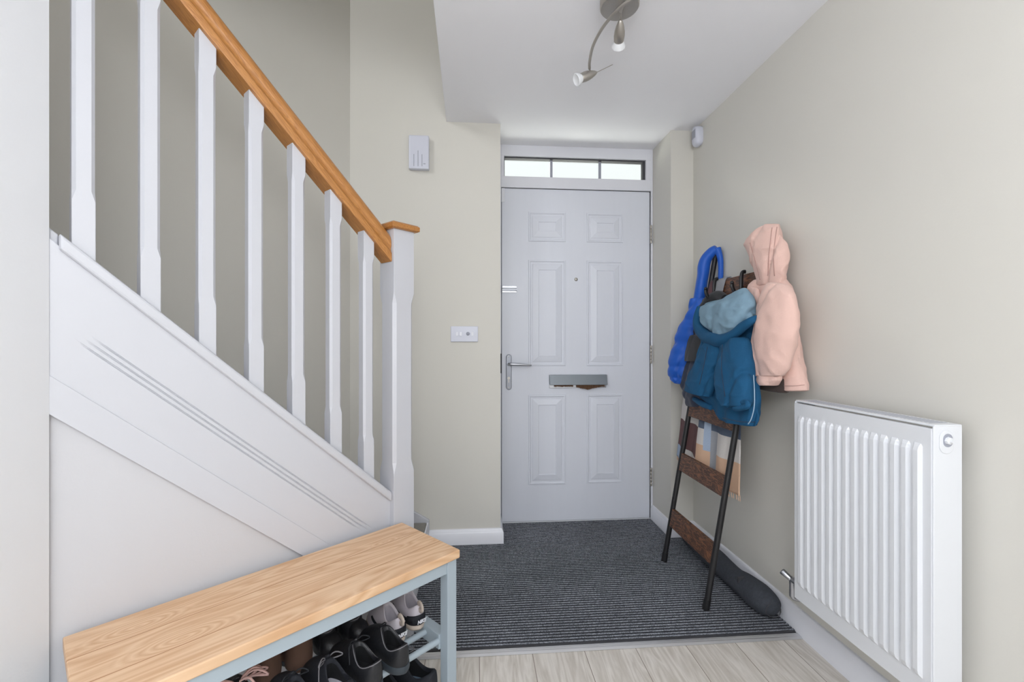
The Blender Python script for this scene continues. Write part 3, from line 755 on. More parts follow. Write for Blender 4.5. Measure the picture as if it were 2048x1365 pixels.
def hook(y, z):
    c = lpt(y, z)
    bm = tb([c+Vector((-.002, 0, .050)), c+Vector((-.014, 0, .048)), c+Vector((-.020, 0, .030)), c+Vector((-.022, 0, -.02)), c+Vector((-.030, 0, -.040)), c+Vector((-.050, 0, -.040)), c+Vector((-.062, 0, -.020)), c+Vector((-.064, 0, -.004))], .0055, seg=10, n=26, flat=1.6)
    h = link('hook', bm, M['black'], ld, smooth=True)
    link('hook_knob', lt([(0, -.008), (.0065, -.005), (.008, 0), (.0065, .005), (0, .008)], 14, Matrix.Translation(c+Vector((-.064, 0, .002)))), M['black'], h, smooth=True)
hook(2.155, 1.382); hook(1.925, 1.382)

# ------------------------------------------------------------------ cloth lofts
def loft(bm, rows, nrows=44, seg=64, amp=.006, freq=9, seed=0, e=2.4, midx=0, quilt=0, vfold=0.0):
    data = catmull([list(a)+list(b)+[t] for a, b, t in rows], nrows)
    rings = []
    def ring(A, B, th, sc=1.0, dz=0):
        c = (A+B)/2; h = (B-A)/2
        nn = Vector((0, 0, 1)).cross(h); nn.z = 0
        if nn.length < 1e-6: nn = Vector((-1, 0, 0))
        nn.normalize()
        if nn.x > 0: nn = -nn
        r = []
        for k in range(seg):
            a = 2*math.pi*k/seg; ca_, sa_ = math.cos(a), math.sin(a)
            x_ = math.copysign(abs(ca_)**(2/e), ca_); y_ = math.copysign(abs(sa_)**(2/e), sa_)
            p = c+h*x_*sc+nn*th*y_*sc+Vector((0, 0, dz))
            q = Vector((p.x*freq, p.y*freq, p.z*freq*.55))+Vector((seed*3.1, seed, 0))
            f = noise.noise(q)*amp+noise.noise(q*2.7)*amp*.45
            # soft diagonal creases
            q2 = Vector((p.x*5, p.y*7+p.z*2.2, p.z*3.0))+Vector((seed*1.7, 3, seed))
            f += -amp*1.5*max(0, 1-abs(noise.noise(q2))*6)**1.5
            q3 = Vector((p.x*10, p.y*12-p.z*9, p.z*12+p.y*6))+Vector((seed, seed*2.1, 1))
            f += amp*.5*max(0, 1-abs(noise.noise(q3))*5)
            if vfold: f += vfold*math.sin(p.y*70+p.z*9+seed)*(1 if y_ > 0 else .3)
            if quilt:
                ph_ = (p.z/quilt) % 1; f += .011*(abs(math.sin(math.pi*ph_))**.5-.7)
            p = p+(nn*y_+h.normalized()*x_*.5).normalized()*f
            r.append(bm.verts.new(p))
        return r
    D = [(Vector(d[:3]), Vector(d[3:6]), d[6]) for d in data]
    A, B, t = D[0]; rings.append(ring(A, B, t, .25, (D[0][0].z-D[1][0].z)*.5+.002)); rings.append(ring(A, B, t, .72, .003))
    for A, B, t in D: rings.append(ring(A, B, t))
    A, B, t = D[-1]; rings.append(ring(A, B, t, .8, -.004)); rings.append(ring(A, B, t, .45, -.001))
    for a, b in zip(rings, rings[1:]):
        for k in range(seg):
            f = bm.faces.new((a[k], a[(k+1) % seg], b[(k+1) % seg], b[k])); f.material_index = midx
    bm.faces.new(rings[0][::-1]); bm.faces.new(rings[-1])
def cloth(name, rows, m, parent, **k):
    bm = bmesh.new(); loft(bm, rows, **k); return link(name, bm, m, parent, local=False, smooth=True, sub=1)
def ctube(name, rows, m, parent, seg=20, n=28, amp=.004, seed=0, flat=1.0, quilt=False):
    bm = bmesh.new(); tube(bm, [p for p, r in rows], [r for p, r in rows], seg=seg, n=n, flat=flat)
    for v in bm.verts:
        q = v.co*14+Vector((seed*5, 0, 0)); f = Vector((noise.noise(q), noise.noise(q+Vector((7, 1, 3))), noise.noise(q+Vector((2, 9, 4)))))
        v.co += f*amp
    return link(name, bm, m, parent, local=False, smooth=True, sub=1)
PINK_HOOD = [((1.170,1.761,1.597),(1.170,1.681,1.579),0.020), ((1.170,1.835,1.578),(1.170,1.661,1.548),0.040), ((1.170,1.877,1.549),(1.170,1.647,1.501),0.050), ((1.170,1.863,1.506),(1.170,1.638,1.461),0.050), ((1.170,1.831,1.447),(1.170,1.638,1.414),0.045), ((1.170,1.811,1.391),(1.170,1.647,1.373),0.035), ((1.170,1.794,1.354),(1.170,1.653,1.347),0.030)]
PINK_BODY = [((1.180,1.816,1.381),(1.180,1.667,1.369),0.030), ((1.180,1.868,1.350),(1.180,1.638,1.329),0.045), ((1.180,1.879,1.304),(1.180,1.617,1.279),0.050), ((1.180,1.864,1.217),(1.180,1.598,1.213),0.050), ((1.180,1.857,1.109),(1.180,1.582,1.129),0.050), ((1.180,1.836,1.014),(1.180,1.562,1.029),0.050), ((1.180,1.776,0.956),(1.180,1.546,0.976),0.045), ((1.180,1.760,0.927),(1.180,1.542,0.946),0.040)]
PINK_SLEEVE = [((1.100,1.638,1.345),(1.100,1.538,1.325),0.025), ((1.100,1.674,1.299),(1.100,1.507,1.286),0.040), ((1.100,1.702,1.238),(1.100,1.497,1.224),0.048), ((1.100,1.715,1.159),(1.100,1.497,1.155),0.050), ((1.100,1.725,1.080),(1.100,1.517,1.085),0.050), ((1.100,1.731,1.014),(1.100,1.540,1.026),0.045), ((1.100,1.728,0.989),(1.100,1.559,0.999),0.040)]
PINK_CUFF = [((1.100,1.718,0.991),(1.100,1.567,0.999),0.033), ((1.100,1.712,0.972),(1.100,1.573,0.980),0.036), ((1.100,1.702,0.955),(1.100,1.592,0.962),0.032)]
PINK_PLACKET = [((1.120,1.787,1.344),(1.120,1.730,1.333),0.010), ((1.120,1.776,1.294),(1.120,1.717,1.284),0.015), ((1.120,1.766,1.242),(1.120,1.730,1.234),0.015), ((1.120,1.756,1.201),(1.120,1.737,1.194),0.010)]
BLUE_LEFT = [((1.215,2.212,1.595),0.022), ((1.196,2.235,1.577),0.027), ((1.176,2.259,1.535),0.030), ((1.168,2.269,1.469),0.030), ((1.163,2.275,1.397),0.029), ((1.155,2.286,1.328),0.030)]
BLUE_RIGHT = [((1.215,2.212,1.595),0.021), ((1.224,2.200,1.555),0.016), ((1.227,2.196,1.504),0.013), ((1.227,2.196,1.454),0.013), ((1.224,2.200,1.419),0.012)]
BLUE_BODY = [((1.133,2.313,1.349),(1.180,2.255,1.344),0.030), ((1.116,2.334,1.266),(1.173,2.263,1.267),0.045), ((1.088,2.368,1.182),(1.167,2.271,1.185),0.055), ((1.065,2.397,1.079),(1.157,2.284,1.081),0.060), ((1.054,2.411,0.983),(1.135,2.311,0.989),0.060), ((1.057,2.406,0.926),(1.123,2.325,0.932),0.050), ((1.074,2.386,0.901),(1.113,2.338,0.899),0.040)]
NAVY_BODY = [((1.184,2.337,1.346),(1.182,2.124,1.336),0.030), ((1.165,2.367,1.241),(1.163,2.137,1.230),0.040), ((1.146,2.403,1.134),(1.146,2.152,1.132),0.040), ((1.125,2.382,1.012),(1.127,2.154,1.022),0.040), ((1.107,2.354,0.906),(1.110,2.122,0.926),0.040), ((1.093,2.309,0.831),(1.098,2.108,0.855),0.035), ((1.087,2.272,0.792),(1.089,2.131,0.807),0.020)]
NAVY_PANEL = [((1.105,2.288,1.154),(1.104,2.112,1.151),0.010), ((1.092,2.295,1.081),(1.093,2.099,1.084),0.015), ((1.082,2.285,1.024),(1.083,2.100,1.031),0.015)]
NAVY_COLLAR = [((1.154,2.247,1.292),0.020), ((1.161,2.190,1.332),0.024), ((1.163,2.109,1.344),0.024), ((1.159,2.032,1.322),0.020)]
TEAL_BODY = [((1.113,2.066,1.226),(1.113,1.772,1.228),0.030), ((1.102,2.108,1.168),(1.103,1.729,1.170),0.040), ((1.088,2.118,1.084),(1.089,1.691,1.091),0.042), ((1.069,2.101,0.976),(1.074,1.662,1.005),0.042), ((1.053,2.069,0.884),(1.059,1.631,0.923),0.040), ((1.044,1.926,0.834),(1.049,1.615,0.865),0.036), ((1.038,1.873,0.799),(1.044,1.609,0.833),0.030), ((1.036,1.839,0.790),(1.039,1.617,0.807),0.022)]
TEAL_SL_L = [((1.049,2.006,1.150),(1.049,1.846,1.147),0.030), ((1.038,2.021,1.085),(1.038,1.842,1.084),0.040), ((1.026,2.044,1.015),(1.025,1.851,1.014),0.042), ((1.014,2.084,0.947),(1.013,1.861,0.944),0.042), ((1.005,2.107,0.897),(1.003,1.883,0.884),0.036)]
TEAL_SL_R = [((1.042,1.849,1.135),(1.042,1.698,1.138),0.030), ((1.032,1.854,1.078),(1.032,1.663,1.082),0.042), ((1.019,1.843,1.004),(1.021,1.638,1.016),0.045), ((1.006,1.813,0.933),(1.010,1.614,0.953),0.045), ((0.998,1.770,0.883),(1.002,1.601,0.908),0.040), ((0.994,1.750,0.866),(0.998,1.601,0.886),0.036)]
TEAL_RIM = [((1.054,2.061,1.289),0.014), ((1.044,2.071,1.236),0.020), ((1.034,2.032,1.178),0.026), ((1.027,1.929,1.140),0.030), ((1.026,1.824,1.130),0.028), ((1.030,1.747,1.154),0.022), ((1.035,1.687,1.184),0.018), ((1.045,1.640,1.205),0.014), ((1.075,1.640,1.215),0.006)]
TEAL_LINING = [((1.082,1.784,1.337),(1.082,1.749,1.337),0.012), ((1.077,1.888,1.310),(1.076,1.717,1.304),0.030), ((1.075,2.046,1.297),(1.071,1.695,1.274),0.050), ((1.069,2.081,1.262),(1.065,1.683,1.242),0.055), ((1.061,2.038,1.218),(1.060,1.678,1.211),0.055), ((1.054,1.957,1.176),(1.055,1.719,1.181),0.045), ((1.049,1.886,1.148),(1.050,1.773,1.155),0.030)]
TEAL_ZIP = [((1.023,1.607,1.000),0.002), ((1.012,1.584,0.938),0.002), ((1.003,1.572,0.885),0.002), ((0.995,1.576,0.843),0.002), ((0.992,1.591,0.820),0.002)]
TEAL_LSLEEVE_HEM = [((1.018,2.057,0.855),0.012), ((1.015,1.959,0.841),0.014), ((1.014,1.896,0.836),0.012)]
TEAL_CUFF = [((0.980,1.711,0.871),0.010), ((0.984,1.661,0.889),0.010), ((0.985,1.587,0.899),0.010), ((0.983,1.589,0.884),0.011), ((0.980,1.655,0.868),0.012), ((0.980,1.711,0.871),0.010)]

from mathutils.bvhtree import BVHTree
def seam(name, o, x0, yz, m, rad=.0016, n=30):
    """a stitched seam lying on the outer surface of a cloth part; yz = world (y, z) points"""
    off = Vector((0, 0, 0)); pp = o.parent
    while pp: off += pp.location; pp = pp.parent
    me = o.data
    bv = BVHTree.FromPolygons([v.co+off for v in me.vertices], [tuple(p.vertices) for p in me.polygons])
    pts = []
    for y, z in catmull([list(q) for q in yz], n):
        # look along the line from the hall towards the wall
        d = Vector((x0, y, z))-Vector((0, 0, 1.12)); d.normalize()
        hit = bv.ray_cast(Vector((x0, y, z))-d*.6, d)
        if hit[0]: pts.append(hit[0]-d*.0008)
    if len(pts) > 3:
        pts = [pts[0]]+[(pts[i-1]+pts[i]*2+pts[i+1])/4 for i in range(1, len(pts)-1)]+[pts[-1]]
        bm = bmesh.new(); tube(bm, [p-off for p in pts], rad, seg=6); link(name, bm, m, o, smooth=True).location = (0, 0, 0)
# pink jacket
pk = empty('pink_jacket', (1.17, 1.75, .93), 0, 'pale pink hooded child jacket hung on the right end of the ladder rack', 'jacket')
pb_ = cloth('body', PINK_BODY, M['pink'], pk, amp=.008, seed=1, vfold=.003)
ph_ = cloth('hood', PINK_HOOD, M['pink'], pk, amp=.010, seed=2, e=2.1)
sl = cloth('sleeve', PINK_SLEEVE, M['pink'], pk, amp=.009, seed=3, e=2.2)
cloth('cuff', PINK_CUFF, M['pink'], sl, amp=.003, seed=4, nrows=10, vfold=.003)
cloth('placket', PINK_PLACKET, M['pink'], pk, amp=.003, seed=5, nrows=12)
seam('seam', ph_, 1.12, [(1.644, 1.555), (1.656, 1.493), (1.665, 1.437), (1.668, 1.376)], M['pinkline'])
seam('seam', ph_, 1.12, [(1.615, 1.551), (1.63, 1.487), (1.635, 1.432), (1.63, 1.37)], M['pinkline'])
seam('seam', ph_, 1.12, [(1.783, 1.528), (1.763, 1.481), (1.737, 1.42), (1.717, 1.367)], M['pinkline'])
seam('seam', pb_, 1.13, [(1.596, .959), (1.533, .965), (1.486, .973)], M['pinkline'], rad=.0011)
seam('seam', sl, 1.06, [(1.656, .996), (1.581, .992), (1.513, 1.003)], M['pinkline'])
cloth('lining', [((1.15, 1.80, .985), (1.15, 1.60, .985), .03), ((1.15, 1.77, .935), (1.15, 1.60, .932), .03)], M['lining'], pk, amp=.003, nrows=8)
# royal blue puffer
bl = empty('blue_puffer_coat', (1.10, 2.34, .90), 0, 'bright royal blue quilted coat hung over the left end of the ladder rack', 'coat')
bb = cloth('body', BLUE_BODY, M['blue'], bl, amp=.008, seed=6, quilt=.062, nrows=44)
hd = ctube('hood', BLUE_LEFT, M['blue'], bl, seg=24, n=30, amp=.008, seed=2, flat=1.0)
ctube('hood_edge', BLUE_RIGHT, M['blue'], hd, seg=20, n=20, amp=.004, seed=3)
# navy jacket
nv = empty('navy_jacket', (1.13, 2.25, .80), 0, 'dark navy jacket with black shoulder panel hanging behind the teal coat', 'jacket')
cloth('body', NAVY_BODY, M['navy'], nv, amp=.009, seed=8)
cloth('shoulder_panel', NAVY_PANEL, M['blackfab'], nv, amp=.003, seed=9, nrows=12)
ctube('collar', NAVY_COLLAR, M['blackfab'], nv, amp=.005)
# teal coat
tl = empty('teal_coat', (1.06, 1.86, .80), 0, 'teal hooded coat with pale blue hood lining hung on the front of the ladder rack', 'coat')
tbd = cloth('body', TEAL_BODY, M['teal'], tl, amp=.010, seed=10, vfold=.003)
seam('seam', tbd, 1.02, [(1.814, .806), (1.689, .812), (1.593, .827)], M['navy'], rad=.0012)
tsl = cloth('sleeve', TEAL_SL_L, M['teal'], tl, amp=.010, seed=11)
seam('seam', tsl, 1.0, [(1.90, 1.10), (1.93, 1.02), (1.97, .93)], M['navy'], rad=.0012)
s2_ = cloth('sleeve', TEAL_SL_R, M['teal'], tl, amp=.010, seed=12)
seam('seam', s2_, 1.0, [(1.779, 1.11), (1.785, 1.007), (1.760, .90)], M['navy'], rad=.0012)
ctube('cuff', TEAL_CUFF[:-1], M['teal'], s2_, amp=.002, n=30)
ctube('hem', TEAL_LSLEEVE_HEM, M['teal'], tl, amp=.004)
hd = ctube('hood', TEAL_RIM, M['teal'], tl, seg=24, n=40, amp=.007, seed=5)
cloth('hood_lining', TEAL_LINING, M['teallining'], hd, amp=.012, freq=14, seed=13)
ctube('piping', TEAL_ZIP, M['zip'], tl, amp=0, seg=8)

# plaid throw folded over the top board and hanging behind the ladder
th_ = empty('plaid_blanket', (1.11, 2.1, .5), 0, 'plaid throw in plum, white, tan and grey hanging behind the ladder rack', 'blanket')
prof = []   # (z, off from ladder plane, y0, y1)
prof += [(1.20, -.020, 2.10, 2.222), (1.30, -.018, 2.09, 2.222), (1.40, -.016, 2.08, 2.222), (1.427, -.010, 2.08, 2.222), (1.433, .002, 2.08, 2.222), (1.42, .016, 2.07, 2.224), (1.30, .020, 2.02, 2.24), (1.10, .025, 1.95, 2.28), (.95, .028, 1.90, 2.36), (.80, .032, 1.87, 2.415), (.65, .035, 1.84, 2.41), (.50, .040, 1.81, 2.405)]
pd = catmull([list(p) for p in prof], 90)
NU = 60; bm = bmesh.new(); g = []
for z, off, y0, y1 in pd:
    row = []
    for i in range(NU+1):
        u = i/NU; yv = y0+(y1-y0)*u; amp_ = .014*max(0, min(1, (1.25-z)/.6)) if off > 0 else 0
        row.append(bm.verts.new((.948+KL*z+off+amp_*math.sin(u*19+z*2.2)*.8+amp_*.6*math.sin(u*7.3+1), yv+amp_*.5*math.sin(u*12), z+(.020*(1-u)+.006*math.sin(u*6))*(-1 if z < .6 else 0))))
    g.append(row)
pal = {'w': 0, 'p': 1, 't': 2, 'b': 3, 'd': 4, 'g': 5}
mats_ = [mat('throw_white', rgb(214, 209, 205), .95, bump=.4, bump_scale=300), mat('throw_plum', rgb(116, 84, 84), .95, noise_amt=.15, bump=.4, bump_scale=300), mat('throw_tan', rgb(214, 178, 150), .95, bump=.4, bump_scale=300),
         mat('throw_pale_blue', rgb(170, 186, 208), .95, bump=.4, bump_scale=300), mat('throw_slate', rgb(92, 104, 124), .95, noise_amt=.15, bump=.4, bump_scale=300), mat('throw_grey', rgb(158, 160, 166), .95, bump=.4, bump_scale=300)]
def plaid(u, z):
    u = 1-u          # 0 = far (left in view) edge
    if u < .47:      # left columns
        if z > .70: return 'w'
        if z > .575: return 'p'
        if u < .13: return 'b' if z < .565 else 'w'
        return 'w'
    if u < .55:
        return 'd' if z > .70 else ('w' if z > .62 else 't')
    if u < .62: return 'b' if z > .60 else 't'
    if u < .71: return 'g' if z < .70 else 'd'
    if z > .70: return 'd'
    if z > .61: return 'w'
    return 't'
for i in range(len(g)-1):
    for j in range(NU):
        f = bm.faces.new((g[i][j], g[i][j+1], g[i+1][j+1], g[i+1][j]))
        z = (pd[i][0]+pd[i+1][0])/2; u = (j+.5)/NU
        if z > .86:
            zq = .5+((z-.5) % .38); c = plaid(u, zq)
            if z > 1.36: c = 'p' if u > .55 else 'g'
            if z < 1.36 and pd[i][1] < 0: c = 'p' if z > 1.28 else 'w'
        else: c = plaid(u, z)
        f.material_index = pal[c]
cl = link('cloth', bm, mats_, th_, local=False, smooth=True)
md = cl.modifiers.new('solid', 'SOLIDIFY'); md.thickness = .004
bm = bmesh.new()
last = [v.co.copy() for v in []]
for i in range(46):
    u = i/45; z = .50; yv = 1.81+(2.405-1.81)*u
    x = .948+KL*z+.040+.014*math.sin(u*19+z*2.2)*.8+.0084*math.sin(u*7.3+1); zb = z-(.020*(1-u)+.006*math.sin(u*6))
    tube(bm, [(x, yv+.007*math.sin(u*12), zb+.004), (x+random.uniform(-.002, .002), yv+random.uniform(-.004, .004), zb-.022)], .0016, seg=5)
link('fringe', bm, mats_[2], th_, local=False)

# ------------------------------------------------------------------ draught excluder
de = empty('draught_excluder', (1.17, 2.05, .006), 0, 'charcoal knitted draught excluder lying along the right skirting board', 'draught excluder')
pts = [((1.168, 2.44, .045), .012), ((1.166, 2.42, .052), .040), ((1.165, 2.30, .060), .050), ((1.163, 2.12, .060), .051), ((1.164, 1.98, .056), .048), ((1.168, 1.88, .062), .053), ((1.172, 1.80, .064), .056), ((1.175, 1.745, .060), .050), ((1.176, 1.722, .054), .034), ((1.176, 1.714, .052), .008)]
bm = bmesh.new(); tube(bm, [p for p, r in pts], [r for p, r in pts], seg=28, n=70)
for v in bm.verts:
    q = v.co*11; v.co += Vector((noise.noise(q), noise.noise(q+Vector((5, 5, 5)))*.4, noise.noise(q+Vector((3, 1, 8)))))*.005
    v.co.z = max(v.co.z, .0105); v.co.x = min(v.co.x, 1.2265)
link('tube_cover', bm, M['knit'], de, local=False, smooth=True, sub=1)
bm = bmesh.new()
tube(bm, [Vector((1.176+.030*math.cos(a), 1.742+.004*math.sin(a*2), .058+.030*math.sin(a))) + Vector((0, -.024, 0)) for a in [2*math.pi*k/20 for k in range(20)]], .0022, seg=6, closed=True)
link('end_seam', bm, M['gasket'], de, local=False, smooth=True)
link('label_tab', bx(1.120, 1.148, 1.868, 1.874, .088, .112), M['gasket'], de, local=False)

# ------------------------------------------------------------------ shoe bench
BA = math.atan2(.678, .735)      # direction of the bench's long side
bn = empty('shoe_bench', (-.271, 1.695, 0), BA, 'low shoe bench with oak top and grey blue frame by the stairs', 'bench')
BL, BD = .886, .325              # local: x from -BL to 0, y from -BD to 0 (towards the hall is -y)
bm = bmesh.new(); box(bm, -BL, 0, -BD, 0, .434, .460); link('bench_top', bm, M['benchtop'], bn, bev=.003)
def legm(x0, y0): return bx(x0, x0+.036, y0, y0+.036, .001, .434)
for x0 in (-BL+.008, -.044):
    for y0 in (-BD+.008, -.044): link('leg', legm(x0, y0), M['benchpaint'], bn, bev=.0015)
for y0 in (-BD+.012, -.030): link('apron', bx(-BL+.044, -.044, y0, y0+.018, .394, .434), M['benchpaint'], bn, bev=.001)
for x0 in (-BL+.012, -.030): link('apron', bx(x0, x0+.018, -BD+.044, -.044, .394, .434), M['benchpaint'], bn, bev=.001)
for x0 in (-BL+.014, -.050): link('shelf_end', bx(x0, x0+.036, -BD+.044, -.044, .145, .192), M['benchpaint'], bn, bev=.0015)
for y0 in (-.275, -.208, -.140, -.072):
    link('shelf_dowel', tb([(-BL+.05, y0, .170), (-.050, y0, .170)], .0095, seg=16), M['benchpaint'], bn, smooth=True, angle=50)

# ------------------------------------------------------------------ shoes
def halfw(u, W, heelf=.80):
    """half width of the sole at u in 0..1 (0 = heel)"""
    pts = [(0, .0), (.03, .42), (.10, .68), (.22, .78), (.42, .74), (.60, .92), (.74, 1.0), (.86, .88), (.95, .58), (.99, .25), (1, 0)]
    for (a, b), (c, d) in zip(pts, pts[1:]):
        if a <= u <= c:
            t = (u-a)/(c-a); t = t*t*(3-2*t) if False else t
            return W/2*(b+(d-b)*t)
    return 0
def outline(L, W, n=56, skew=.08):
    out = []
    for k in range(n):
        a = 2*math.pi*k/n
        u = .5-.5*math.cos(a); hw = halfw(u, W)
        x = u*L; y = math.copysign(hw, math.sin(a)) if abs(math.sin(a)) > 1e-6 else 0
        y += skew*W*math.sin(u*math.pi)*(.5 if u > .5 else -.2)
        out.append(Vector((x, y, 0)))
    # smooth
    for _ in range(2): out = [(out[i-1]+out[i]*2+out[(i+1) % n])/4 for i in range(n)]
    return out
def build_shoe(name, L, W, H, mu, ms, mi, loc, rot, label, cat='shoe', lace=None, trim=None, sole_h=.024, heel=None, tip=0, open_l=.52, tongue=None, group=None, mirror=1, collar=None, stripe=None, lean=0, boot=0, bow=False, insole_lab=None, pull=None, word=None, swoosh=None):
    root = empty(name, loc, 0, label, cat, group)
    root.rotation_euler = (tip, lean, rot)
    n = 56; OL = [Vector((p.x, p.y*mirror, 0)) for p in outline(L, W)]
    # sole
    bm = bmesh.new(); rings = []
    for sc_, z in ((.93, 0), (1.0, .004), (1.02, sole_h*.5), (1.0, sole_h), (.95, sole_h+.001)):
        rings.append([bm.verts.new((L/2+(p.x-L/2)*sc_, p.y*sc_, z+.010*max(0, (p.x/L-.75))*2)) for p in OL])
    for a, b in zip(rings, rings[1:]):
        for k in range(n): bm.faces.new((a[k], a[(k+1) % n], b[(k+1) % n], b[k]))
    bm.faces.new(rings[0][::-1]); bm.faces.new(rings[-1])
    link('sole', bm, ms, root, smooth=True, angle=60)
    # rim of the opening
    rim = []
    for k in range(n):
        a = 2*math.pi*k/n; u = .5-.5*math.cos(a); rx = L*(.035+(open_l-.035)*u)
        hw = W*.36*math.sin(math.pi*min(1, u*.9+.06))**.55*(1-.25*u)
        y = hw*(1 if math.sin(a) > 1e-6 else (-1 if math.sin(a) < -1e-6 else 0))
        z = H*(.94-.28*math.sin(math.pi*min(1, u*1.15))**1.2+.18*u) if not boot else H*(1-.03*u)
        rim.append(Vector((rx, y*mirror, z)))
    for _ in range(2): rim = [(rim[i-1]+rim[i]*2+rim[(i+1) % n])/4 for i in range(n)]
    bm = bmesh.new(); rings = []
    NV = 11
    for j in range(NV+1):
        v = j/NV; r = []
        for k in range(n):
            a = OL[k]*1.0; a = Vector((L/2+(a.x-L/2)*.985, a.y*.985, sole_h-.001+.010*max(0, (a.x/L-.75))*2)); b = rim[k]
            toe = max(0, (a.x/L-.45)/.55)
            p = a.lerp(b, v)
            # bulge: rises faster than it moves in; more over the toe
            zf = math.sin(v*math.pi/2)**(1.0-.28*toe) ; p.z = a.z+(b.z-a.z)*(zf*(toe*.62+.38*1)+(1-(toe*.62+.38))*v)
            if not boot: p.z -= .10*H*math.sin(v*math.pi)*toe*.4
            side = abs(OL[k].y)/(W/2); bul = math.sin(v*math.pi)*.10*W*(.35+.2*side)
            d = Vector((a.x-L*.4, a.y*2.0, 0));
            if d.length > 0: d.normalize()
            p += d*bul*(.55 if toe < .3 else .25)
            r.append(bm.verts.new(p))
        rings.append(r)
    # padded collar then inner wall
    for q_, dz in ((.93, .004), (.84, .002), (.78, -.008)):
        cxr = L*(.035+open_l)/2
        rings.append([bm.verts.new((cxr+(p.x-cxr)*q_, p.y*q_, p.z+dz)) for p in rim])
    for a, b in zip(rings, rings[1:]):
        for k in range(n): bm.faces.new((a[k], a[(k+1) % n], b[(k+1) % n], b[k]))
    up = link('upper', bm, mu, root, smooth=True)
    bm = bmesh.new(); rr = []
    cxr = L*(.035+open_l)/2
    rr.append([bm.verts.new((cxr+(p.x-cxr)*.79, p.y*.79, p.z-.007)) for p in rim])
    rr.append([bm.verts.new((cxr+(p.x-cxr)*.85, p.y*.85, sole_h+.02+(p.z-sole_h)*.4)) for p in rim])
    rr.append([bm.verts.new((cxr+(p.x-cxr)*.95, p.y*.85, sole_h+.010)) for p in rim])
    for a, b in zip(rr, rr[1:]):
        for k in range(n): bm.faces.new((a[k], a[(k+1) % n], b[(k+1) % n], b[k]))
    li = link('lining', bm, M['insoledark'] if collar is None else collar, root, smooth=True)
    bm = bmesh.new()
    bm.faces.new([bm.verts.new((cxr+(p.x-cxr)*.94, p.y*.84, sole_h+.011)) for p in rim])
    link('insole', bm, mi, root)
    # heel counter
    if heel:
        bm = bmesh.new(); rg = []
        ks = [k % n for k in range(-9, 10)]
        for v in (.04, .2, .4, .58):
            r = []
            for k in ks:
                a = Vector((L/2+(OL[k].x-L/2)*.985, OL[k].y*.985, sole_h)); b = rim[k]; p = a.lerp(b, v); d = Vector((a.x-L*.4, a.y*2, 0)).normalized()
                p += d*(math.sin(v*math.pi)*.10*W*.3+.0035)
                r.append(bm.verts.new(p))
            rg.append(r)
        for a, b in zip(rg, rg[1:]):
            for k in range(len(ks)-1): bm.faces.new((a[k], a[k+1], b[k+1], b[k]))
        o = link('heel_counter', bm, heel, root, smooth=True); md = o.modifiers.new('solid', 'SOLIDIFY'); md.thickness = .002
    if trim:  # grey line round the rim colours in the highlight along the topline
        bm = bmesh.new(); cxr = L*(.035+open_l)/2
        tube(bm, [Vector((cxr+(p.x-cxr)*.98, p.y*.98, p.z+.0015)) for p in rim[::2]], .0015, seg=6, closed=True); link('topline_highlight', bm, trim, root, smooth=True)
    # tongue
    bm = bmesh.new(); tx = L*open_l; zt = H*(1.12 if not boot else 1.0)
    c = [(tx+.075*L*1.6, 0, H*.78), (tx+.02*L, 0, H*.98), (tx-.035*L, 0, H*1.08+.008), (tx-.06*L, 0, H*1.16+.012)]
    cc = catmull([list(x) for x in c], 10); g_ = []
    for i, (x, y, z) in enumerate(cc):
        g_.append([bm.verts.new((x+.004*abs(q)*abs(q), q*W*.075, z-.0025*q*q)) for q in (-2, -1, 0, 1, 2)])
    for a, b in zip(g_, g_[1:]):
        for k in range(4): bm.faces.new((a[k], a[k+1], b[k+1], b[k]))
    o = link('tongue', bm, tongue or mu, root, smooth=True); md = o.modifiers.new('solid', 'SOLIDIFY'); md.thickness = .006; md.offset = 1
    # laces
    if lace:
        bm = bmesh.new()
        for i in range(5):
            t = i/4; x = L*(open_l+.02+.17*t); z = H*(1.00-.20*t)+.004; wv = W*(.20+.02*t)
            s = 1 if i % 2 else -1
            tube(bm, [(x+.012*s, -wv, z-.010), (x, -wv*.4, z+.001), (x, wv*.4, z+.001), (x-.012*s, wv, z-.010)], .0024, seg=7, n=12, flat=.7)
        if bow:
            cz = H*1.04; x = L*(open_l+.0)
            for s in (-1, 1):
                for q in range(4):
                    aa = .5+.5*q; l2 = .044+.012*random.random()
                    tube(bm, [(x, 0, cz), (x+.015*math.cos(aa*2), s*l2*.7, cz+.016+.004*q), (x-.012+.02*math.sin(aa*3), s*l2*1.25, cz+.012-.003*q), (x-.004, s*l2*.6, cz+.004), (x, 0, cz)], .0034, seg=7, n=18, flat=.6)
            tube(bm, [(x, 0, cz), (x-.03, -.02, cz+.02), (x-.055, -.035, cz-.005)], .003, seg=7, n=10)
        else:
            x = L*(open_l); cz = H*1.05+.006
            for s in (-1, 1):
                tube(bm, [(x, 0, cz), (x-.010, s*.018, cz+.014), (x-.022, s*.034, cz+.006), (x-.010, s*.02, cz-.002), (x, 0, cz)], .0018, seg=6, n=16)
            tube(bm, [(x, 0, cz), (x-.02, .03, cz+.008), (x-.045, .045, cz-.02)], .0016, seg=6, n=10)
        link('laces', bm, lace, root, smooth=True)
    if insole_lab:
        bm = bmesh.new(); b_ = rim[0]
        box(bm, .006, .010, -.010, .010, H*.60, H*.82); link('size_tab', bm, insole_lab, root)
    if pull:
        bm = tb([(.004, 0, H*.80), (-.008, 0, H*.86), (-.010, 0, H*1.0), (.002, 0, H*1.08), (.012, 0, H*1.0)], .004, seg=8, n=18, flat=2.2)
        link('pull_loop', bm, pull, root, smooth=True)
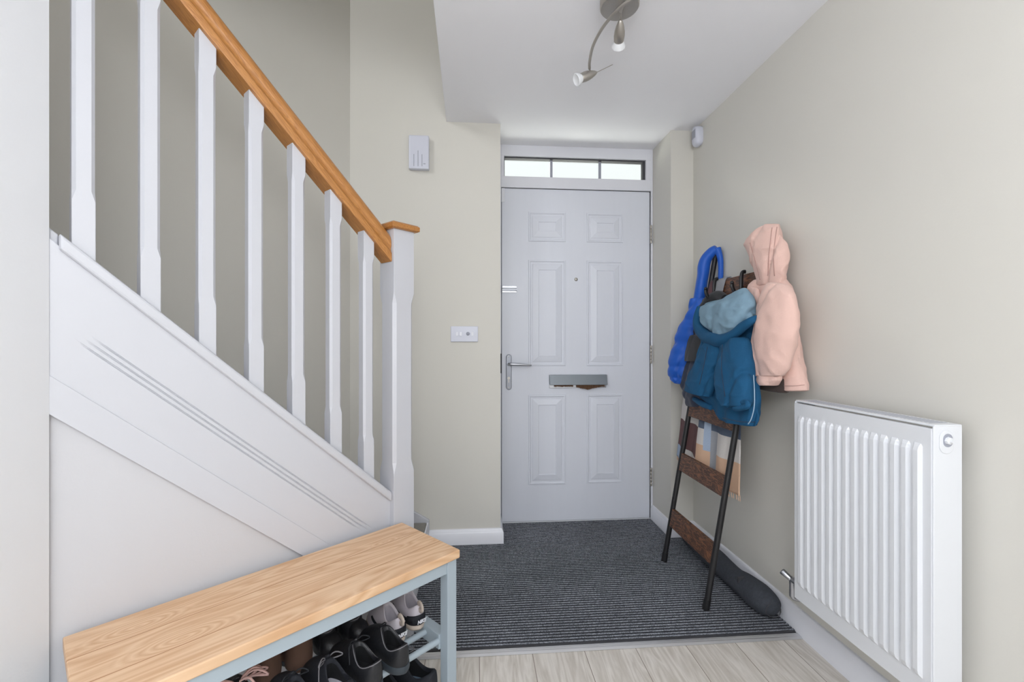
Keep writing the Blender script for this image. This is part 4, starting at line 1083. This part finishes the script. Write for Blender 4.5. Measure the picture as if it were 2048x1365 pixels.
    if stripe:
        bm = bmesh.new()
        for sd in (-1, 1):
            g_ = []
            ks = list(range(4, 22)) if sd > 0 else [n-k for k in range(4, 22)]
            for v in (.16, .34, .50):
                r = []
                for i, k in enumerate(ks):
                    k %= n
                    a = Vector((L/2+(OL[k].x-L/2)*.985, OL[k].y*.985, sole_h)); b = rim[k]; f_ = i/(len(ks)-1)
                    vv_ = .16+(v-.16)*(1-.75*f_)+.22*f_
                    p = a.lerp(b, vv_); d = Vector((a.x-L*.4, a.y*2, 0)).normalized()
                    p += d*(math.sin(vv_*math.pi)*.10*W*.45+.0030); r.append(bm.verts.new(p))
                g_.append(r)
            for a, b in zip(g_, g_[1:]):
                for k in range(len(ks)-1): bm.faces.new((a[k], a[k+1], b[k+1], b[k]))
        o = link('side_flash', bm, stripe, root, smooth=True); md = o.modifiers.new('solid', 'SOLIDIFY'); md.thickness = .0012
    if word:
        cu = bpy.data.curves.new('txt', 'FONT'); cu.body = word; cu.size = .014; cu.align_x = 'CENTER'; cu.shear = .3; cu.extrude = .0008; cu.offset = .0006
        to = bpy.data.objects.new('txt', cu); COL.objects.link(to)
        dg = bpy.context.evaluated_depsgraph_get(); me = bpy.data.meshes.new_from_object(to.evaluated_get(dg)); bpy.data.objects.remove(to)
        me.materials.clear(); me.materials.append(M['upvc'])
        # stand it up on the heel, facing backwards (-x)
        me.transform(Matrix.Translation((-.0085, 0, sole_h+.012)) @ Matrix.Rotation(R(-90), 4, 'Z') @ Matrix.Rotation(R(82), 4, 'X'))
        o = bpy.data.objects.new('lettering', me); COL.objects.link(o); o.parent = root
    return root
E1 = Vector((.735, .678, 0)); E2 = Vector((.678, -.735, 0)); OB = Vector((-.271, 1.695, 0))
TOE = math.atan2(.735, -.678)    # toes towards the stairs
def bpos(a, b, z): v = OB+E1*a+E2*b; return (v.x, v.y, z)
SZ_ = .1805
build_shoe('trainer', .190, .080, .082, M['white'], M['cream'], M['insgrey'], bpos(-.066, .205, SZ_), TOE-.10, 'small white and black trainer at the right end of the bench shelf', lace=None, heel=M['shoefoam'], stripe=M['shoefoam'], pull=M['cream'], word='NIKE', collar=M['white'], sole_h=.018, group='small white trainers on the shelf')
build_shoe('trainer', .190, .080, .082, M['white'], M['cream'], M['insgrey'], bpos(-.148, .218, SZ_), TOE-.05, 'small white and black trainer second from the right end of the shelf', lace=None, heel=M['shoefoam'], stripe=M['shoefoam'], pull=M['cream'], word='NIKE', collar=M['white'], sole_h=.018, mirror=-1, group='small white trainers on the shelf')
build_shoe('school_shoe', .228, .084, .080, M['shoeblack'], M['shoesole'], M['insoledark'], bpos(-.212, .338, SZ_), TOE+.02, 'scuffed black slip-on shoe nearest the bench leg, heel to the room', trim=M['lacegrey'], open_l=.50, group='black leather shoes on the shelf')
build_shoe('school_shoe', .228, .084, .080, M['shoeblack'], M['shoesole'], M['insoledark'], bpos(-.298, .342, SZ_), TOE+.08, 'scuffed black shoe second along the front of the shelf', trim=M['lacegrey'], open_l=.50, mirror=-1, lace=M['laceblack'], group='black leather shoes on the shelf')
build_shoe('sports_shoe', .225, .082, .078, M['shoefoam'], M['shoesole'], M['insole'], bpos(-.385, .350, SZ_), TOE+.05, 'black mesh trainer with grey heel panel and grey laces on the shelf', heel=M['heelgrey'], lace=M['lacegrey'], insole_lab=M['tag'], open_l=.52, group='black mesh trainers on the shelf')
build_shoe('sports_shoe', .225, .082, .078, M['shoefoam'], M['shoesole'], M['insole'], bpos(-.478, .345, SZ_), TOE+.02, 'black mesh trainer showing a pale insole between the laced shoes', heel=M['heelgrey'], lace=M['laceblack'], open_l=.52, mirror=-1, group='black mesh trainers on the shelf')
build_shoe('laced_shoe', .225, .084, .074, M['shoeblack'], M['shoesole'], M['insoledark'], bpos(-.585, .250, SZ_), TOE-.06, 'black shoe with a bow of pale pink laces under the bench', lace=M['lacepink'], bow=True, open_l=.50)
build_shoe('ankle_boot', .15, .075, .150, M['brown'], M['shoesole'], M['brown'], bpos(-.455, .092, SZ_), TOE+R(180), 'brown suede boot at the back of the shelf, left of its pair', cat='boot', boot=1, open_l=.62, group='brown boots at the back of the shelf') if False else None
def boot(a, b, label, rot, mk='brown', grp='brown boots at the back of the shelf', lace=None):
    root = empty('ankle_boot', bpos(a, b, SZ_), rot, label, 'boot', grp)
    bm = bmesh.new(); pv = None
    for z, hx, hy, cx in ((.0, .045, .033, .0), (.03, .047, .036, 0), (.07, .041, .034, -.004), (.11, .038, .033, -.008), (.15, .041, .035, -.010), (.155, .040, .034, -.010), (.150, .036, .030, -.010), (.06, .032, .027, -.006)):
        r = [bm.verts.new((cx+hx*math.cos(t), hy*math.sin(t), z+.002)) for t in [2*math.pi*k/28 for k in range(28)]]
        if pv:
            for k in range(28): bm.faces.new((pv[k], pv[(k+1) % 28], r[(k+1) % 28], r[k]))
        else: bm.faces.new(r[::-1])
        pv = r
    bm.faces.new(pv); link('shaft', bm, M[mk], root, smooth=True)
    if lace:
        bm = bmesh.new()
        for i in range(6): tube(bm, [(.028, -.020, .05+i*.016), (.040, 0, .054+i*.016), (.028, .020, .058+i*.016)], .0022, seg=6, n=8)
        link('laces', bm, lace, root, smooth=True)
    bm = bmesh.new(); rings = []
    OL = outline(.125, .068)
    for sc_, z in ((.95, 0), (1, .004), (1, .014)): rings.append([bm.verts.new((.0625+(p.x-.0625)*sc_-.045, p.y*sc_, z)) for p in OL])
    for a_, b_ in zip(rings, rings[1:]):
        for k in range(56): bm.faces.new((a_[k], a_[(k+1) % 56], b_[(k+1) % 56], b_[k]))
    bm.faces.new(rings[0][::-1]); bm.faces.new(rings[-1]); link('sole', bm, M['shoesole'], root, smooth=True, angle=60)
    bm = bmesh.new(); rings = []
    for sc_, z in ((.98, .013), (.96, .03), (.82, .050), (.5, .062), (.15, .066)): rings.append([bm.verts.new((.0525+(p.x-.0525)*sc_-.043, p.y*sc_, z)) for p in OL])
    for a_, b_ in zip(rings, rings[1:]):
        for k in range(56): bm.faces.new((a_[k], a_[(k+1) % 56], b_[(k+1) % 56], b_[k]))
    bm.faces.new(rings[-1]); link('foot', bm, M[mk], root, smooth=True)
boot(-.400, .072, 'brown suede boot at the back of the shelf, right of its pair', TOE+.1)
boot(-.485, .070, 'brown suede boot at the back of the shelf, left of its pair', TOE)
boot(-.235, .062, 'black laced boot at the back of the shelf, right of its pair', TOE+R(180)+.15, 'shoeblack', 'black boots at the back of the shelf', M['lacegrey'])
boot(-.315, .060, 'black laced boot at the back of the shelf, left of its pair', TOE+R(180)-.1, 'shoeblack', 'black boots at the back of the shelf', M['lacegrey'])
# dark shoe on the floor under the shelf
build_shoe('floor_shoe', .25, .095, .095, M['shoefoam'], M['shoesole'], M['heelgrey'], bpos(-.075, .300, .001), TOE+.25, 'black shoe on the floor beneath the shelf near the front leg', open_l=.55, lace=M['lacegrey'])
build_shoe('floor_shoe', .25, .095, .095, M['shoefoam'], M['shoesole'], M['insoledark'], bpos(-.185, .300, .001), TOE+.1, 'black shoe on the floor below the black shelf shoes, further from the front leg', open_l=.55, mirror=-1)
